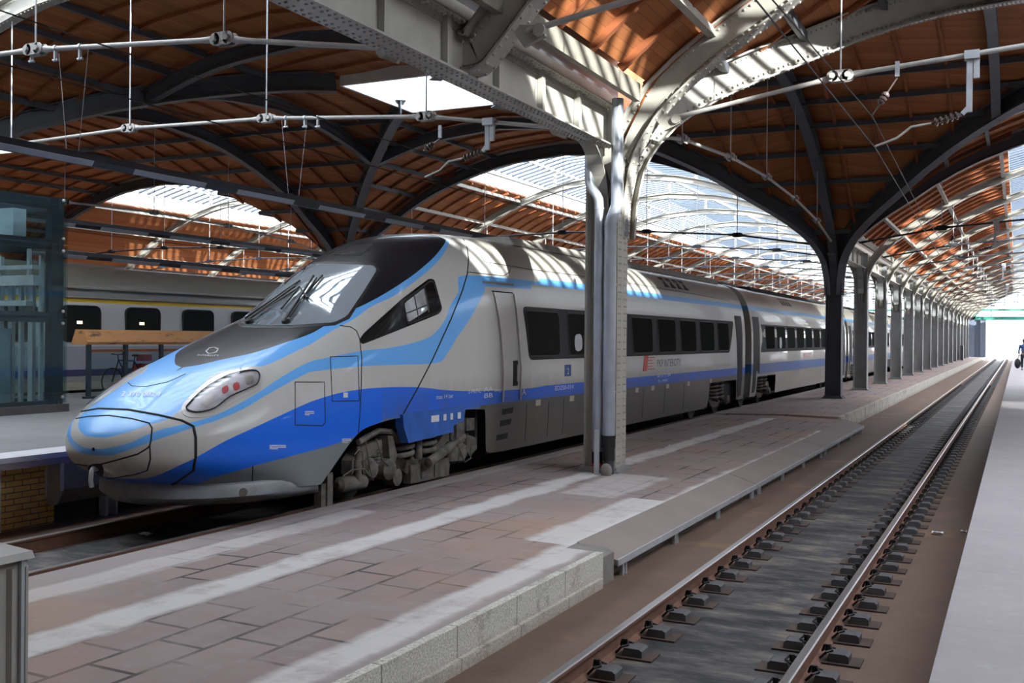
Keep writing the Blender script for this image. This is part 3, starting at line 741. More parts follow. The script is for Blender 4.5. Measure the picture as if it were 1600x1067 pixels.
# left passenger platform
extr([(-22.2, -0.3), (-22.2, 0.806), (-11.3, 0.806), (-11.3, 0.66), (-11.6, 0.66), (-11.6, -0.3)], FY0, FY1, M['pav_left'])
w = MB(); w.box(-11.6, -11.585, FY0, 9.93, -0.3, 0.66); struct(w.build('wall_left', M['brick']))
w = MB(); w.box(-11.6, -11.57, FY0, FY1, -0.3, 0.655) if False else w.box(-11.6, -11.58, 9.93, FY1, -0.3, 0.66); struct(w.build('wall_left', M['darkwall']))
w = MB(); w.box(-11.31, -11.292, FY0, FY1, 0.655, 0.74); struct(w.build('trim_5', plain('purple_edge', (0.26, 0.235, 0.26), 0.7)))
w = MB(); w.box(-11.592, -11.56, 9.02, 9.1, -0.3, 0.66); w.box(-11.592, -11.56, 9.78, 9.86, 0.2, 0.66); struct(w.build('trim_6', M['curb']))
r = thing('service_duct', 'grey chamfered steel duct under the platform edge beside the train nose', 'duct', (-11.4, 14, 0.1))
m = MB(); m.prism([(-11.58, 0.655), (-11.33, 0.655), (-11.33, 0.30), (-11.45, 0.10), (-11.58, 0.10)], 'y', 9.84, 30); m.build('casing', plain('duct_grey', (0.16, 0.165, 0.175), 0.55), r)
m = MB(); m.prism([(-11.58, 0.66), (-11.32, 0.66), (-11.32, 0.29), (-11.45, 0.09), (-11.58, 0.09)], 'y', 9.80, 9.86); m.build('end_plate', M['galv'], r)
r = thing('support_post', 'pale steel post under the grey duct near the train nose', 'post', (-11.45, 10.75, -0.17))
m = MB(); m.box(-11.55, -11.50, 10.62, 10.84, -0.17, 0.1); m.box(-11.55, -11.38, 10.62, 10.66, -0.17, 0.1); m.box(-11.55, -11.38, 10.80, 10.84, -0.17, 0.1); m.build('web', M['galv'], r)
extr([(-39, -0.3), (-39, 0.22), (-25.6, 0.22), (-25.6, -0.3)], FY0, FY1, M['slab'])

w = MB(); w.box(-50, 37, -26.4, -26, -0.3, 12.5); struct(w.build('wall_back_blocker', M['concrete']))  # unseen wall added to keep daylight out of the hall
# outer walls and gable screens
w = MB(); w.box(-50.4, -50, -26, 158, -0.3, 12); struct(w.build('wall_left', M['concrete']))
w = MB(); w.box(37, 37.4, -26, 158, -0.3, 12); struct(w.build('wall_right', M['concrete']))
M['green'] = plain('green_gable_steel', (0.03, 0.22, 0.17), 0.5)
def gable(cx, y):
    r = thing('gable_screen', 'green steel and glass gable screen closing the far end of the %s nave' % navename[cx], 'gable screen', (cx, y, 5.4), 'gable screens')
    top = [(cx + d, Nz(min(abs(d), 10.5)) + 1.2) for d in [10.6 * (i / 16 - 1) for i in range(33)]]
    f = MB(); f.box(cx - 10.6, cx + 10.6, y - 0.15, y + 0.15, 5.25, 5.75); f.box(cx - 10.6, cx + 10.6, y - 0.1, y + 0.1, 6.5, 6.75)
    for i in range(len(top) - 1): f.bar((top[i][0], y, top[i][1] - 0.9), (top[i + 1][0], y, top[i + 1][1] - 0.9), 0.3, 0.6)
    f.build('frame', M['green'], r)
    for k in range(-6, 7):
        d = k * 1.6; z1 = Nz(abs(d)) + 0.2; m2 = MB(); m2.box(cx + d - 0.05, cx + d + 0.05, y - 0.06, y + 0.06, 5.3, z1); m2.build('mullion', M['dark_steel'], r)
    for zz in (7.6, 8.6):
        m2 = MB(); half = 10.6 if zz < 6 else max(d for d in [i * 0.1 for i in range(106)] if Nz(d) + 0.3 > zz); m2.box(cx - half, cx + half, y - 0.05, y + 0.05, zz, zz + 0.08); m2.build('transom', M['dark_steel'], r)
    g = MB(); g.grid([[(x, y, 5.5) for x, z in top], [(x, y, z - 0.6) for x, z in top]]); g.build('glass', M['skyglass'], r)
gable(XC, FAR1 + 0.4); gable(XL, FAR1 + 0.4); gable(XLL, FAR1 + 0.4)
w = MB(); w.box(15.4, 37.4, 158, 158.4, -0.3, 12); struct(w.build('wall_end_blocker', M['concrete']))  # unseen closing wall added to cut daylight and bright reflections in the train windows
gt = MB()
for q, x in enumerate((-5.6, -4.2)): gt.box(x - 0.35, x + 0.35, FAR1 - 0.4, FAR1 + 0.4, 0.2, 5.3)
gt.box(-5.6, -4.2, FAR1 - 0.1, FAR1 + 0.2, 0.2, 5.3)
tag(gt.build('gate_pier', plain('blue_grey_pier', (0.13, 0.16, 0.22), 0.6), loc=(-4.9, FAR1, 0.2)), 'blue-grey pier at the far end of the luggage platform under the green gable', 'pier')
bx = MB(); bx.box(-6.6, -5.4, 126, 127.2, 0.26, 1.9); bx.box(-6.55, -5.45, 125.97, 126, 0.35, 1.8)
tag(bx.build('switch_box', M['dark_steel'], loc=(-6, 126.6, 0.26)), 'dark cabinet standing among the farthest platform columns', 'cabinet')

# ------------------------------------------------------------------ rails and fasteners
def mat_rail():
    t = NT('rail_steel'); p = t.coord('World'); g_ = t.n('ShaderNodeNewGeometry'); nz = t.xyz(g_.outputs['Normal'])[2]; z = t.xyz(p)[2]
    top = t.math('MULTIPLY', t.math('GREATER_THAN', nz, 0.35), t.math('GREATER_THAN', z, -0.012))
    rust = t.mix(t.noise(p, 9, 5), (0.10, 0.045, 0.028), (0.20, 0.10, 0.065))
    c = t.mix(top, rust, (0.42, 0.40, 0.39)); t.set(c, t.math('SUBTRACT', 0.85, t.math('MULTIPLY', top, 0.55)), t.math('MULTIPLY', top, 0.75)); return t.mat
M['rail'] = mat_rail()
RP = [(-0.07, -0.172), (0.07, -0.172), (0.07, -0.160), (0.012, -0.14), (0.009, -0.045), (0.036, -0.032), (0.036, -0.008), (0.026, 0.0), (-0.026, 0.0), (-0.036, -0.008), (-0.036, -0.032), (-0.009, -0.045), (-0.012, -0.14), (-0.07, -0.160)]
def rail(x, lab, y0=-24, y1=190):
    m = MB(); m.prism([(x + u, v) for u, v in RP], 'y', y0, y1); tag(m.build('rail', M['rail'], loc=(x, 80, -0.17)), lab, 'rail', 'running rails')
rail(-1.43, 'right rail of the bare track in the foreground'); rail(-2.91, 'left rail of the bare track, beside the luggage platform')
rail(-8.79, 'rusty rail under the blue train along the luggage platform'); rail(-10.25, 'rail of the blue train track beside the yellow brick wall')
rail(-23.3, 'near rail under the pale coach behind'); rail(-24.8, 'far rail under the pale coach behind')
M['plate'] = plain('rusty_plate', (0.07, 0.046, 0.038), 0.85, 0.1, 0.2); M['clip'] = plain('greasy_clip', (0.018, 0.016, 0.016), 0.55, 0.2); M['block'] = plain('grey_block', (0.075, 0.074, 0.078), 0.7, 0, 0.2)
def fast_meshes(s):
    a = MB(); a.box(0.03 * s, 0.36 * s, -0.12, 0.12, -0.172, -0.155)
    b = MB(); b.prism([(0.10 * s, -0.155), (0.27 * s, -0.155), (0.27 * s, -0.105), (0.245 * s, -0.088), (0.12 * s, -0.088)], 'y', -0.085, 0.085)
    c = MB(); c.tube([(0.05 * s, -0.07, -0.14), (0.10 * s, -0.075, -0.085), (0.14 * s, -0.04, -0.075), (0.12 * s, 0.0, -0.05), (0.07 * s, 0.02, -0.06), (0.05 * s, 0.05, -0.11), (0.09 * s, 0.08, -0.08), (0.15 * s, 0.06, -0.09)], 0.011, 6)
    c.lathe((0.10 * s, 0, -0.10), (0, 0, 1), [(0, 0.022), (0.06, 0.022)], 6)
    return a, b, c
rows = [(-1.43, 1, 'on the outer side of the right rail'), (-1.43, -1, 'on the inner side of the right rail'), (-2.91, 1, 'on the inner side of the left rail')]
for x, s, w in rows:
    pr = None; rest = MB()
    for i in range(260):
        y = 4.3 + 0.607 * i + (0.2 if s < 0 else 0)
        if i < 98:
            if pr is None:
                pr = thing('rail_fastener', 'rail fastener with grey block and curled clip, ' + w, 'rail fastener', (x, y, -0.17), 'rail fasteners ' + w)
                for q, nm, mt in zip(fast_meshes(s), ('base_plate', 'block', 'clip'), (M['plate'], M['block'], M['clip'])):
                    q.v = [(vx + x, vy + y, vz) for vx, vy, vz in q.v]; q.build(nm, mt, pr)
                y00 = y
            else: copy_tree(pr, (0, y - y00, 0))
        else:
            rest.box(x + min(0.03 * s, 0.36 * s), x + max(0.03 * s, 0.36 * s), y - 0.12, y + 0.12, -0.172, -0.155); rest.box(x + min(0.1 * s, 0.26 * s), x + max(0.1 * s, 0.26 * s), y - 0.085, y + 0.085, -0.156, -0.09)
    tag(rest.build('rail_fasteners', M['block'], loc=(x, 120, -0.17)), 'distant rail fasteners ' + w, 'rail fastener', None, 'stuff')
for i in range(22):
    pass
# ------------------------------------------------------------------ the blue train: driving car
XT = -9.52; Y0 = 8.70; YEND = 34.35
ZTf = pchip([8.70, 8.73, 8.80, 8.92, 9.08, 9.27, 9.55, 9.95, 10.69, 11.4, 11.95, 12.3, 12.7, 13.15, 13.55, 13.92, 14.3, 14.8, 15.6, 17.0, 18.5, 40], [1.06, 1.18, 1.27, 1.37, 1.46, 1.54, 1.68, 1.88, 2.18, 2.44, 2.63, 2.76, 3.02, 3.33, 3.57, 3.76, 3.91, 4.04, 4.15, 4.21, 4.22, 4.22])
ZBf = pchip([8.70, 8.73, 8.80, 8.92, 9.08, 9.3, 9.55, 9.8, 10.8, 11.1, 11.2, 12.1, 13.0, 14.9, 15.68, 15.84, 16.2, 29.9, 30.1, 33.2, 33.4, 40], [1.02, 0.93, 0.83, 0.74, 0.66, 0.58, 0.53, 0.50, 0.46, 0.44, 0.52, 1.10, 1.18, 1.18, 1.14, 0.42, 0.36, 0.36, 1.08, 1.08, 0.42, 0.42])
ZMf = pchip([8.7, 9.2, 10.5, 12, 14, 17, 40], [1.04, 1.05, 1.15, 1.3, 1.5, 1.65, 1.65])
NUf = pchip([8.7, 9.1, 9.7, 11.0, 12.0, 13.0, 14.0, 15.5, 17.5, 40], [2.2, 2.3, 2.4, 2.6, 2.8, 2.8, 2.75, 2.9, 3.3, 3.4])
def Wf(y):
    u = 1 - min(max((y - Y0) / 1.8, 0), 1); w = 1.45 * (1 - u ** 2.0) ** 0.5
    return max(w, 0.02)
def ring(y, nu=26, nl=12, ztf=ZTf, zbf=ZBf, zmf=ZMf, nuf=NUf, wf=Wf, closed=None):
    W, ZT, ZB, ZM, n = wf(y), ztf(y), zbf(y), zmf(y), nuf(y)
    ZM = min(max(ZM, ZB + 0.02), ZT - 0.02)
    bl = min(max((y - 9.3) / 1.4, 0), 1) if closed is None else closed
    half = []
    for i in range(nl):
        t = 1 - i / nl                                   # 1 at the bottom
        tt = t ** 0.6
        z = ZM - (ZM - ZB) * tt; a = W * max(0.0, 1 - tt ** 2.3) ** (1 / 2.3); b = W * (1 - 0.05 * ((ZM - z) / 1.3) ** 2)
        half.append((a * (1 - bl) + b * bl, z))
    for i in range(nu + 1):
        th = math.pi / 2 * i / nu
        half.append((W * max(0.0, math.cos(th)) ** (2 / n), ZM + (ZT - ZM) * math.sin(th) ** (2 / n)))
    half[-1] = (0.0, ZT)
    return [(XT + a, y, z) for a, z in half] + [(XT - a, y, z) for a, z in half[-2::-1]]
ys = [Y0 + 0.8 * (i / 20) ** 2.2 for i in range(21)]
ys += [9.5 + 0.09 * i for i in range(1, 17)] + [11.02, 11.10, 11.16, 11.2] + [11.3 + 0.1 * i for i in range(0, 44)] + [15.68, 15.72, 15.76, 15.80, 15.84] + [16 + 0.4 * i for i in range(35)] + [29.95, 30.0, 30.05, 30.1] + [30.4 + 0.5 * i for i in range(6)] + [33.2, 33.3, 33.4, 33.9, YEND]
ys = sorted(set(round(y, 4) for y in ys))
body_rows = [ring(y) for y in ys]

def float_curve(t, val, pts):
    fc = t.n('ShaderNodeFloatCurve'); cm = fc.mapping; c = cm.curves[0]
    pts = sorted(pts); c.points[0].location = pts[0]; c.points[1].location = pts[-1]
    for p in pts[1:-1]: c.points.new(p[0], p[1])
    for p in c.points: p.handle_type = 'VECTOR'
    cm.update(); t.l(val, fc.inputs['Value']); return fc.outputs[0]

# body first with a plain material; its surface carries the pixel-surveyed livery lines
bodyMB = MB(); bodyMB.grid(body_rows)
cap = body_rows[-1]; b0 = len(bodyMB.v); bodyMB.v += cap; bodyMB.f.append(tuple(b0 + i for i in range(len(cap)))); bodyMB.m.append(0)
BV = BVHTree.FromPolygons([Vector(v) for v in bodyMB.v], bodyMB.f)
FPX = 1634.0
def pray(px, py):
    return (_f + _R * ((px - 800) / FPX) + _U * ((533.5 - py) / FPX)).normalized()
def hit(px, py, bv=None):
    d = pray(px, py); p, n, i, q = (bv or BV).ray_cast(CAM, d)
    if p is None: return None
    if n.dot(d) > 0: n = -n
    return p, n
def open_curve(pts, k=5):
    out = []; n = len(pts)
    for i in range(n - 1):
        p0, p1, p2, p3 = pts[max(0, i - 1)], pts[i], pts[i + 1], pts[min(n - 1, i + 2)]
        for j in range(k):
            t = j / k; out.append(tuple(0.5 * (2 * b + (c - a) * t + (2 * a - 5 * b + 4 * c - d) * t * t + (3 * b - a - 3 * c + d) * t ** 3) for a, b, c, d in zip(p0, p1, p2, p3)))
    return out + [pts[-1]]
def survey(pxs, lateral=False):
    """surface (y, z), or (y, distance from the axis), of livery lines seen in the photograph"""
    out = []
    for a in open_curve(pxs):
        h = hit(*a)
        if h and h[0].x > XT and h[0].y < 24: out.append((h[0].y, h[0].x - XT if lateral else h[0].z))
    out.sort(); res = []
    for y, z in out:
        if res and y - res[-1][0] < 0.04: continue
        res.append((y, z))
    return res
LINES = {
 'mask': [(266, 565), (272, 571), (290, 574), (320, 568), (350, 561), (380, 555), (410, 547), (440, 537), (480, 523.5), (504.5, 510.7), (537, 490), (568, 476.5), (605.7, 456), (643.6, 431), (674, 405.7), (691.7, 385), (697, 375)],
 'hood': [(113, 676), (140, 684), (170, 682), (200, 675), (230, 664), (262, 655), (287, 636), (315, 603), (338, 583), (380, 575), (410, 572), (440, 560), (470, 545), (485, 538), (517, 518), (555, 497), (580, 479), (618, 461), (656, 433.5), (681.6, 411), (697, 390.5), (702, 378)],
 's_hi': [(103, 702), (140, 703), (170, 699), (200, 693), (230, 679), (260, 669), (302, 659), (338, 648), (380, 627), (410, 609), (440, 589), (480, 567), (517, 557.5), (562.6, 548.6), (605.7, 543.5), (643.6, 536), (674, 524.6), (694, 502), (704, 476.5), (719.5, 451), (727, 430), (867.5, 443), (921.5, 450.7)],
 's_lo': [(103, 714), (140, 714), (170, 712), (200, 703), (236, 690), (302, 668), (338, 657), (380, 639), (410, 621), (440, 604), (480, 583), (492, 580), (560, 572.6), (618, 570), (681.6, 567), (699, 552.4), (714.4, 527), (732, 502), (749, 471.6), (759.5, 453), (773, 448), (921.5, 460)],
 'dark': [(243, 744), (275, 729), (302, 717), (350, 690), (395, 669), (440, 648), (480, 630), (505, 621), (530, 614), (565, 608), (605, 605), (655, 605), (692.5, 609), (730, 611), (782, 610), (840, 605), (900, 590)],
 'grey': [(330, 747), (400, 727), (440, 716.5), (480, 706), (510, 698)],
}
LV = {k: survey(v, k == 'mask') for k, v in LINES.items()}
_hx = [q for q in LINES['hood'] if q[0] >= 262]; LV['grey'] += [(11.4, 0.94), (12.0, 1.02), (12.6, 1.19)]; LV['hood_x'] = survey(_hx, True); LV['hood'] = survey([q for q in LINES['hood'] if q[0] <= 290])
def norm(pts, before=None, after=None):
    p = [((y - Y0) / 10.0, z / 5.0) for y, z in pts]
    res = []
    if before is not None: res.append((0.0, before / 5)); 
    if before is not None and before != pts[0][1]: res.append((max(0.0, p[0][0] - 0.006), before / 5))
    res += [q for q in p if q[0] < 0.985]
    if after is not None: res.append((min(0.99, res[-1][0] + 0.006), after / 5)); res.append((1.0, after / 5))
    else: res.append((1.0, res[-1][1]))
    return sorted(res)
def livery():
    t = NT('train_paint'); co = t.coord('Object'); x = t.xyz(co); z = t.math('DIVIDE', x[2], 5.0); yn = t.math('MINIMUM', t.math('MAXIMUM', t.math('DIVIDE', x[1], 10.0), 0.0), 1.0)
    C = {}
    C['mask'] = float_curve(t, yn, norm([(LV['mask'][0][0] - 0.05, 0.02)] + LV['mask'], 0.0, 0.0)); C['hood'] = float_curve(t, yn, norm(LV['hood'], LV['hood'][0][1], 1.2)); C['hood_x'] = float_curve(t, yn, norm(LV['hood_x'], 4.9, 0.0))
    ax = t.math('DIVIDE', t.math('ABSOLUTE', x[0]), 5.0)
    C['s_hi'] = float_curve(t, yn, norm(LV['s_hi'], LV['s_hi'][0][1], 3.50)); C['s_lo'] = float_curve(t, yn, norm(LV['s_lo'], LV['s_lo'][0][1], 3.36))
    C['dark'] = float_curve(t, yn, norm(LV['dark'], 0.1)); C['grey'] = float_curve(t, yn, norm(LV['grey'], 0.1, 1.19))
    gt = lambda a, b: t.math('GREATER_THAN', a, b)
    dirt = t.noise(co, 2.2, 6, 0.65); streak = t.noise(co, 1.6, 5, 0.6, (1, 3.0, 0.35))
    silver = t.mix(t.math('MULTIPLY', streak, 0.6), (0.60, 0.595, 0.575), (0.50, 0.49, 0.465))
    c = silver
    s = t.math('MULTIPLY', gt(z, C['s_lo']), t.math('LESS_THAN', z, C['s_hi'])); c = t.mix(s, c, (0.15, 0.47, 0.98))
    c = t.mix(t.math('LESS_THAN', z, C['dark']), c, (0.010, 0.16, 0.86))
    c = t.mix(t.math('LESS_THAN', z, C['grey']), c, (0.20, 0.225, 0.24))
    under = t.math('MULTIPLY', t.math('LESS_THAN', z, 1.22 / 5), t.math('GREATER_THAN', x[1], 6.8))
    dk = t.mix(dirt, (0.075, 0.07, 0.062), (0.15, 0.14, 0.125)); c = t.mix(under, c, dk)
    c = t.mix(t.math('MULTIPLY', gt(z, C['hood']), t.math('LESS_THAN', ax, C['hood_x'])), c, (0.15, 0.47, 0.98)); c = t.mix(t.math('MULTIPLY', t.math('LESS_THAN', ax, C['mask']), gt(z, 0.32)), c, (0.012, 0.013, 0.018))
    roofd = t.math('MULTIPLY', gt(z, 3.62 / 5), gt(x[1], 7.8)); c = t.mix(t.math('MULTIPLY', roofd, 0.75), c, t.mix(dirt, (0.27, 0.25, 0.21), (0.42, 0.40, 0.35)))
    # brown flies and road dirt over the snout, rising from below
    mr = t.n('ShaderNodeMapRange'); mr.inputs[1].default_value = 1.02; mr.inputs[2].default_value = 0.62; t.l(x[2], mr.inputs[0])
    my = t.n('ShaderNodeMapRange'); my.inputs[1].default_value = 0.75; my.inputs[2].default_value = 0.2; t.l(x[1], my.inputs[0])
    d1 = t.math('MULTIPLY', t.math('MULTIPLY', mr.outputs[0], my.outputs[0]), t.ramp(t.noise(co, 7, 6, 0.7), [(0.35, 0.1), (0.7, 1.0)])); c = t.mix(t.math('MULTIPLY', d1, 0.75), c, (0.13, 0.10, 0.07))
    low = t.n('ShaderNodeMapRange'); low.inputs[1].default_value = 1.75; low.inputs[2].default_value = 1.15; t.l(x[2], low.inputs[0])
    far_ = t.math('GREATER_THAN', x[1], 3.8); d2 = t.math('MULTIPLY', t.math('MULTIPLY', low.outputs[0], far_), t.ramp(streak, [(0.3, 0.15), (0.7, 0.6)])); c = t.mix(d2, c, (0.13, 0.125, 0.115))
    t.set(c, 0.35, 0.0, 0.28); t.b.inputs['Coat Roughness'].default_value = 0.06; t.b.inputs['Specular IOR Level'].default_value = 0.3
    return t.mat
M['livery'] = livery()
M['seam'] = plain('seam_gap', (0.01, 0.01, 0.011), 0.7)
M['tglass'] = plain('tinted_window', (0.028, 0.029, 0.028), 0.16, 0.0, 0.0); M['tglass'].node_tree.nodes['Principled BSDF'].inputs['Specular IOR Level'].default_value = 0.0
M['frame_rubber'] = plain('window_rubber', (0.015, 0.015, 0.017), 0.5)
M['bandgrey'] = plain('window_band_grey', (0.055, 0.058, 0.064), 0.5, 0, 0.08); M['bandgrey'].node_tree.nodes['Principled BSDF'].inputs['Specular IOR Level'].default_value = 0.03
M['chrome'] = plain('handrail_steel', (0.6, 0.58, 0.54), 0.3, 0.8, 0.1)
M['lampglass'] = glassy('headlamp_glass', (0.9, 0.9, 0.92), 0.8, 0.03)
M['lampwhite'] = plain('headlamp_inside', (0.55, 0.54, 0.56), 0.35, 0.3, 0.2, 9.0)
M['redlamp'] = plain('red_lamp', (0.62, 0.09, 0.10), 0.25)
M['doorgrey'] = plain('dark_door', (0.03, 0.032, 0.036), 0.5, 0, 0.1); M['doorgrey'].node_tree.nodes['Principled BSDF'].inputs['Specular IOR Level'].default_value = 0.1
M['bogie'] = plain('dusty_bogie', (0.135, 0.125, 0.11), 0.8, 0.0, 0.45, 7.0, bump=0.2)
M['bogie_dark'] = plain('black_bogie', (0.03, 0.029, 0.028), 0.75, 0.0, 0.3, 6.0)
M['white_paint'] = plain('white_lettering', (0.75, 0.76, 0.78), 0.5, 0, 0.03)
M['red_paint'] = plain('red_lettering', (0.62, 0.07, 0.05), 0.5, 0, 0.03); M['grey_paint'] = plain('grey_lettering', (0.06, 0.065, 0.08), 0.5, 0, 0.03)
M['blue_paint'] = plain('blue_sign', (0.02, 0.07, 0.30), 0.5, 0, 0.03)

car = thing('train_car', 'blue and silver streamlined driving car with sloping black-masked nose', 'train car', (XT, Y0, 0), 'cars of the blue train')
body = bodyMB.build('body', M['livery'], car, smooth=38)

from mathutils.geometry import delaunay_2d_cdt
def smooth_loop(pts, k=4):
    out = []; n = len(pts)
    for i in range(n):
        p0, p1, p2, p3 = pts[i - 1], pts[i], pts[(i + 1) % n], pts[(i + 2) % n]
        for j in range(k):
            t = j / k
            out.append(tuple(0.5 * (2 * b + (c - a) * t + (2 * a - 5 * b + 4 * c - d) * t * t + (3 * b - a - 3 * c + d) * t ** 3) for a, b, c, d in zip(p0, p1, p2, p3)))
    return out
def round_poly(pts, r, k=4):
    out = []; n = len(pts)
    for i in range(n):
        p = Vector(pts[i]); a = Vector(pts[i - 1]) - p; b = Vector(pts[(i + 1) % n]) - p
        q = min(r, a.length * 0.45, b.length * 0.45); s = p + a.normalized() * q; e = p + b.normalized() * q
        for j in range(k + 1):
            t = j / k; out.append(tuple((1 - t) ** 2 * s + 2 * t * (1 - t) * p + t * t * e))
    return out
def inside(p, poly):
    c = False; x, y = p; j = len(poly) - 1
    for i in range(len(poly)):
        xi, yi = poly[i]; xj, yj = poly[j]
        if (yi > y) != (yj > y) and x < (xj - xi) * (y - yi) / (yj - yi) + xi: c = not c
        j = i
    return c
def patch_mb(outline, proj, off=0.006, thick=0.02, step=6.0, mirror=False):
    """a skin following the body: outline in some 2D survey frame, proj maps a 2D point to (position, normal)"""
    o2 = []
    for i in range(len(outline)):
        a, b = Vector(outline[i]), Vector(outline[(i + 1) % len(outline)]); m = max(1, int((b - a).length / step))
        for j in range(m): o2.append(tuple(a.lerp(b, j / m)))
    xs = [p[0] for p in o2]; yy = [p[1] for p in o2]; pts = [Vector(p) for p in o2]; nb = len(pts)
    gx = min(xs) + step * 0.5
    while gx < max(xs):
        gy = min(yy) + step * 0.5
        while gy < max(yy):
            if inside((gx, gy), o2) and min((Vector((gx, gy)) - q).length for q in pts[:nb]) > step * 0.35: pts.append(Vector((gx, gy)))
            gy += step
        gx += step
    vs, es, fs, ov, oe, of = delaunay_2d_cdt(pts, [(i, (i + 1) % nb) for i in range(nb)], [list(range(nb))], 1, 1e-5)
    P = []; B = []
    for v in vs:
        h = proj(v.x, v.y)
        if h is None: h = (Vector((XT, 12, 0)), Vector((1, 0, 0)))
        P.append(h[0] + h[1] * off); B.append(h[0] - h[1] * thick)
    ec = {}
    for f in fs:
        for i in range(len(f)):
            e = (f[i], f[(i + 1) % len(f)]); ec[tuple(sorted(e))] = ec.get(tuple(sorted(e)), 0) + 1
    bd = [e for e, c in ec.items() if c == 1]
    def fl(mirrored):
        m = MB(); q = (lambda p: (2 * XT - p[0], p[1], p[2])) if mirrored else (lambda p: tuple(p))
        n = len(P); m.v = [q(p) for p in P] + [q(p) for p in B]
        m.f = [tuple(f) for f in fs] + [(a, b, n + b, n + a) for a, b in bd] + [tuple(n + i for i in reversed(f)) for f in fs]; m.m = [0] * len(m.f); return m
    return [fl(False)] + ([fl(True)] if mirror else [])
def patch(name, outline, mat, proj=hit, parent=car, label=None, **kw):
    return [m.build(name, mat, parent, smooth=45, label=label) for m in patch_mb(outline, proj, **kw)]
def line_mb(pxs, r=0.011, proj=hit, closed=False, step=8.0, off=0.0):
    P = []; n = len(pxs)
    for i in range(n if closed else n - 1):
        a, b = Vector(pxs[i]), Vector(pxs[(i + 1) % n]); m = max(1, int((b - a).length / step))
        for j in range(m + (1 if (not closed and i == n - 2) else 0)):
            h = proj(*a.lerp(b, j / m))
            if h: P.append(h[0] + h[1] * off)
    if closed: P.append(P[0])
    mb = MB(); mb.tube(P, r, 6); return mb
def seam(pxs, r=0.011, name='panel_seam', **kw):
    return line_mb(pxs, r, **kw).build(name, M['seam'], car)
def side(y, z):                                              # survey frame of the right flank
    p, n, i, d = BV.ray_cast(Vector((-2.0, y, z)), Vector((-1, 0, 0)))
    if p is None: return None
    if n.x < 0: n = -n
    return p, n

# glass, masks and windows of the cab
WS = [(371.6, 501.8), (410, 459), (448.8, 418.3), (461.4, 414.5), (517, 412.5), (582.9, 415.3), (589.2, 422), (567.7, 456.3), (542.4, 494), (522, 504.3), (448.8, 509.4), (385.5, 508)]
patch('windshield_surround', [(365, 504), (446, 414), (461, 410.5), (517, 408.5), (585, 411), (594.5, 421), (571, 459), (546, 498), (523, 508.5), (448, 513.5), (380, 512)], M['frame_rubber'], off=0.003, step=7)
M['wsglass'] = plain('windshield_glass', (0.46, 0.54, 0.62), 0.03, 0.4, 0.05, 2.0, coat=1.0)
patch('windshield', round_poly(WS, 6), M['wsglass'], off=0.010, step=7)
patch('roof_camera_window', [(514.6, 398.5), (537, 384), (584, 381), (562.6, 399.3)], plain('camera_window', (0.05, 0.055, 0.06), 0.1, 0, 0.1), off=0.006, step=6)
TRI = round_poly([(561.0, 531), (568, 521), (628.4, 466.4), (670, 435.2), (678.4, 436.5), (690.8, 482), (686.6, 490), (633.5, 511.5), (565.5, 538.5)], 5)
M['cabblack'] = plain('cab_black_gloss', (0.008, 0.008, 0.01), 0.12, 0, 0)
patch('side_mask', TRI, M['cabblack'], off=0.004, step=6, mirror=True)
SW = round_poly([(630.5, 471.5), (671.4, 439.5), (677.5, 441), (688, 481), (684.5, 487), (636, 507)], 5)
M['sidepane'] = plain('cab_side_pane', (0.62, 0.66, 0.70), 0.04, 0.3, 0.3, 3.5, coat=1.0)
SWO = patch('side_window', round_poly([(631.5, 474), (663, 449.5), (668.5, 484), (637, 504)], 4), M['sidepane'], off=0.010, step=5, mirror=True)[0]
line_mb(SW, 0.014, closed=True).build('frame', M['frame_rubber'], SWO)
line_mb([(662, 447), (669, 488)], 0.016, off=0.01).build('bar', M['frame_rubber'], SWO); line_mb([(646, 461), (653, 497)], 0.010, off=0.012).build('bar', M['frame_rubber'], SWO); line_mb([(634, 490), (666, 477)], 0.010, off=0.012).build('bar', M['frame_rubber'], SWO)
# wipers: two folded arms with blades
def wiper(pivot, elbow, b0, b1):
    w = line_mb([pivot, elbow], 0.02, off=0.06).build('wiper', M['black'], car); line_mb([b0, b1], 0.016, off=0.035).build('blade', M['black'], w)
    line_mb([(pivot[0] + 6, pivot[1] - 4), (elbow[0] + 5, elbow[1] + 3)], 0.012, off=0.06).build('link', M['black'], w)
    h = hit(*pivot); m = MB(); m.lathe(h[0], h[1], [(0, 0.06), (0.05, 0.055), (0.07, 0.03)], 14); m.build('pivot', M['black'], w)
wiper((447, 505), (492, 436), (449, 496), (505, 433)); wiper((390, 505), (463, 452), (385, 500), (470, 441))
line_mb([(441, 487), (470, 452), (482, 470)], 0.018, off=0.05).build('wiper', M['black'], car)
# headlamps: a glazed oval over a bright reflector with red lamps
HL = smooth_loop([(292, 640.4), (296, 631.4), (320, 609), (350, 591), (380, 581.4), (400, 580.5), (405.3, 588), (402, 600), (392, 606), (359, 621), (335, 639), (308, 645)], 3)
HLo = smooth_loop([(284, 644), (289, 628), (316, 602), (349, 583), (380, 574.5), (404, 573), (412, 585), (408, 605), (396, 613), (362, 629), (338, 648), (300, 653)], 3)
M['lampframe'] = plain('silver_headlamp_frame', (0.58, 0.57, 0.55), 0.3, 0.1, 0.05, coat=0.5)
LF = patch('headlamp', HLo, M['lampframe'], off=0.006, step=6, mirror=True)
def patch2(name, o, mat, **kw):
    for mb_, par_ in zip(patch_mb(o, hit, mirror=True, **kw), LF): mb_.build(name, mat, par_, smooth=45)
patch2('reflector', HL, M['lampwhite'], off=0.010, step=6)
for q in ([(347, 608), (355, 603), (357, 611), (349, 616)], [(364, 602), (372, 598.5), (374.5, 607), (366.5, 611)]): patch2('tail_lamp', smooth_loop(q, 3), M['redlamp'], off=0.014, step=4)
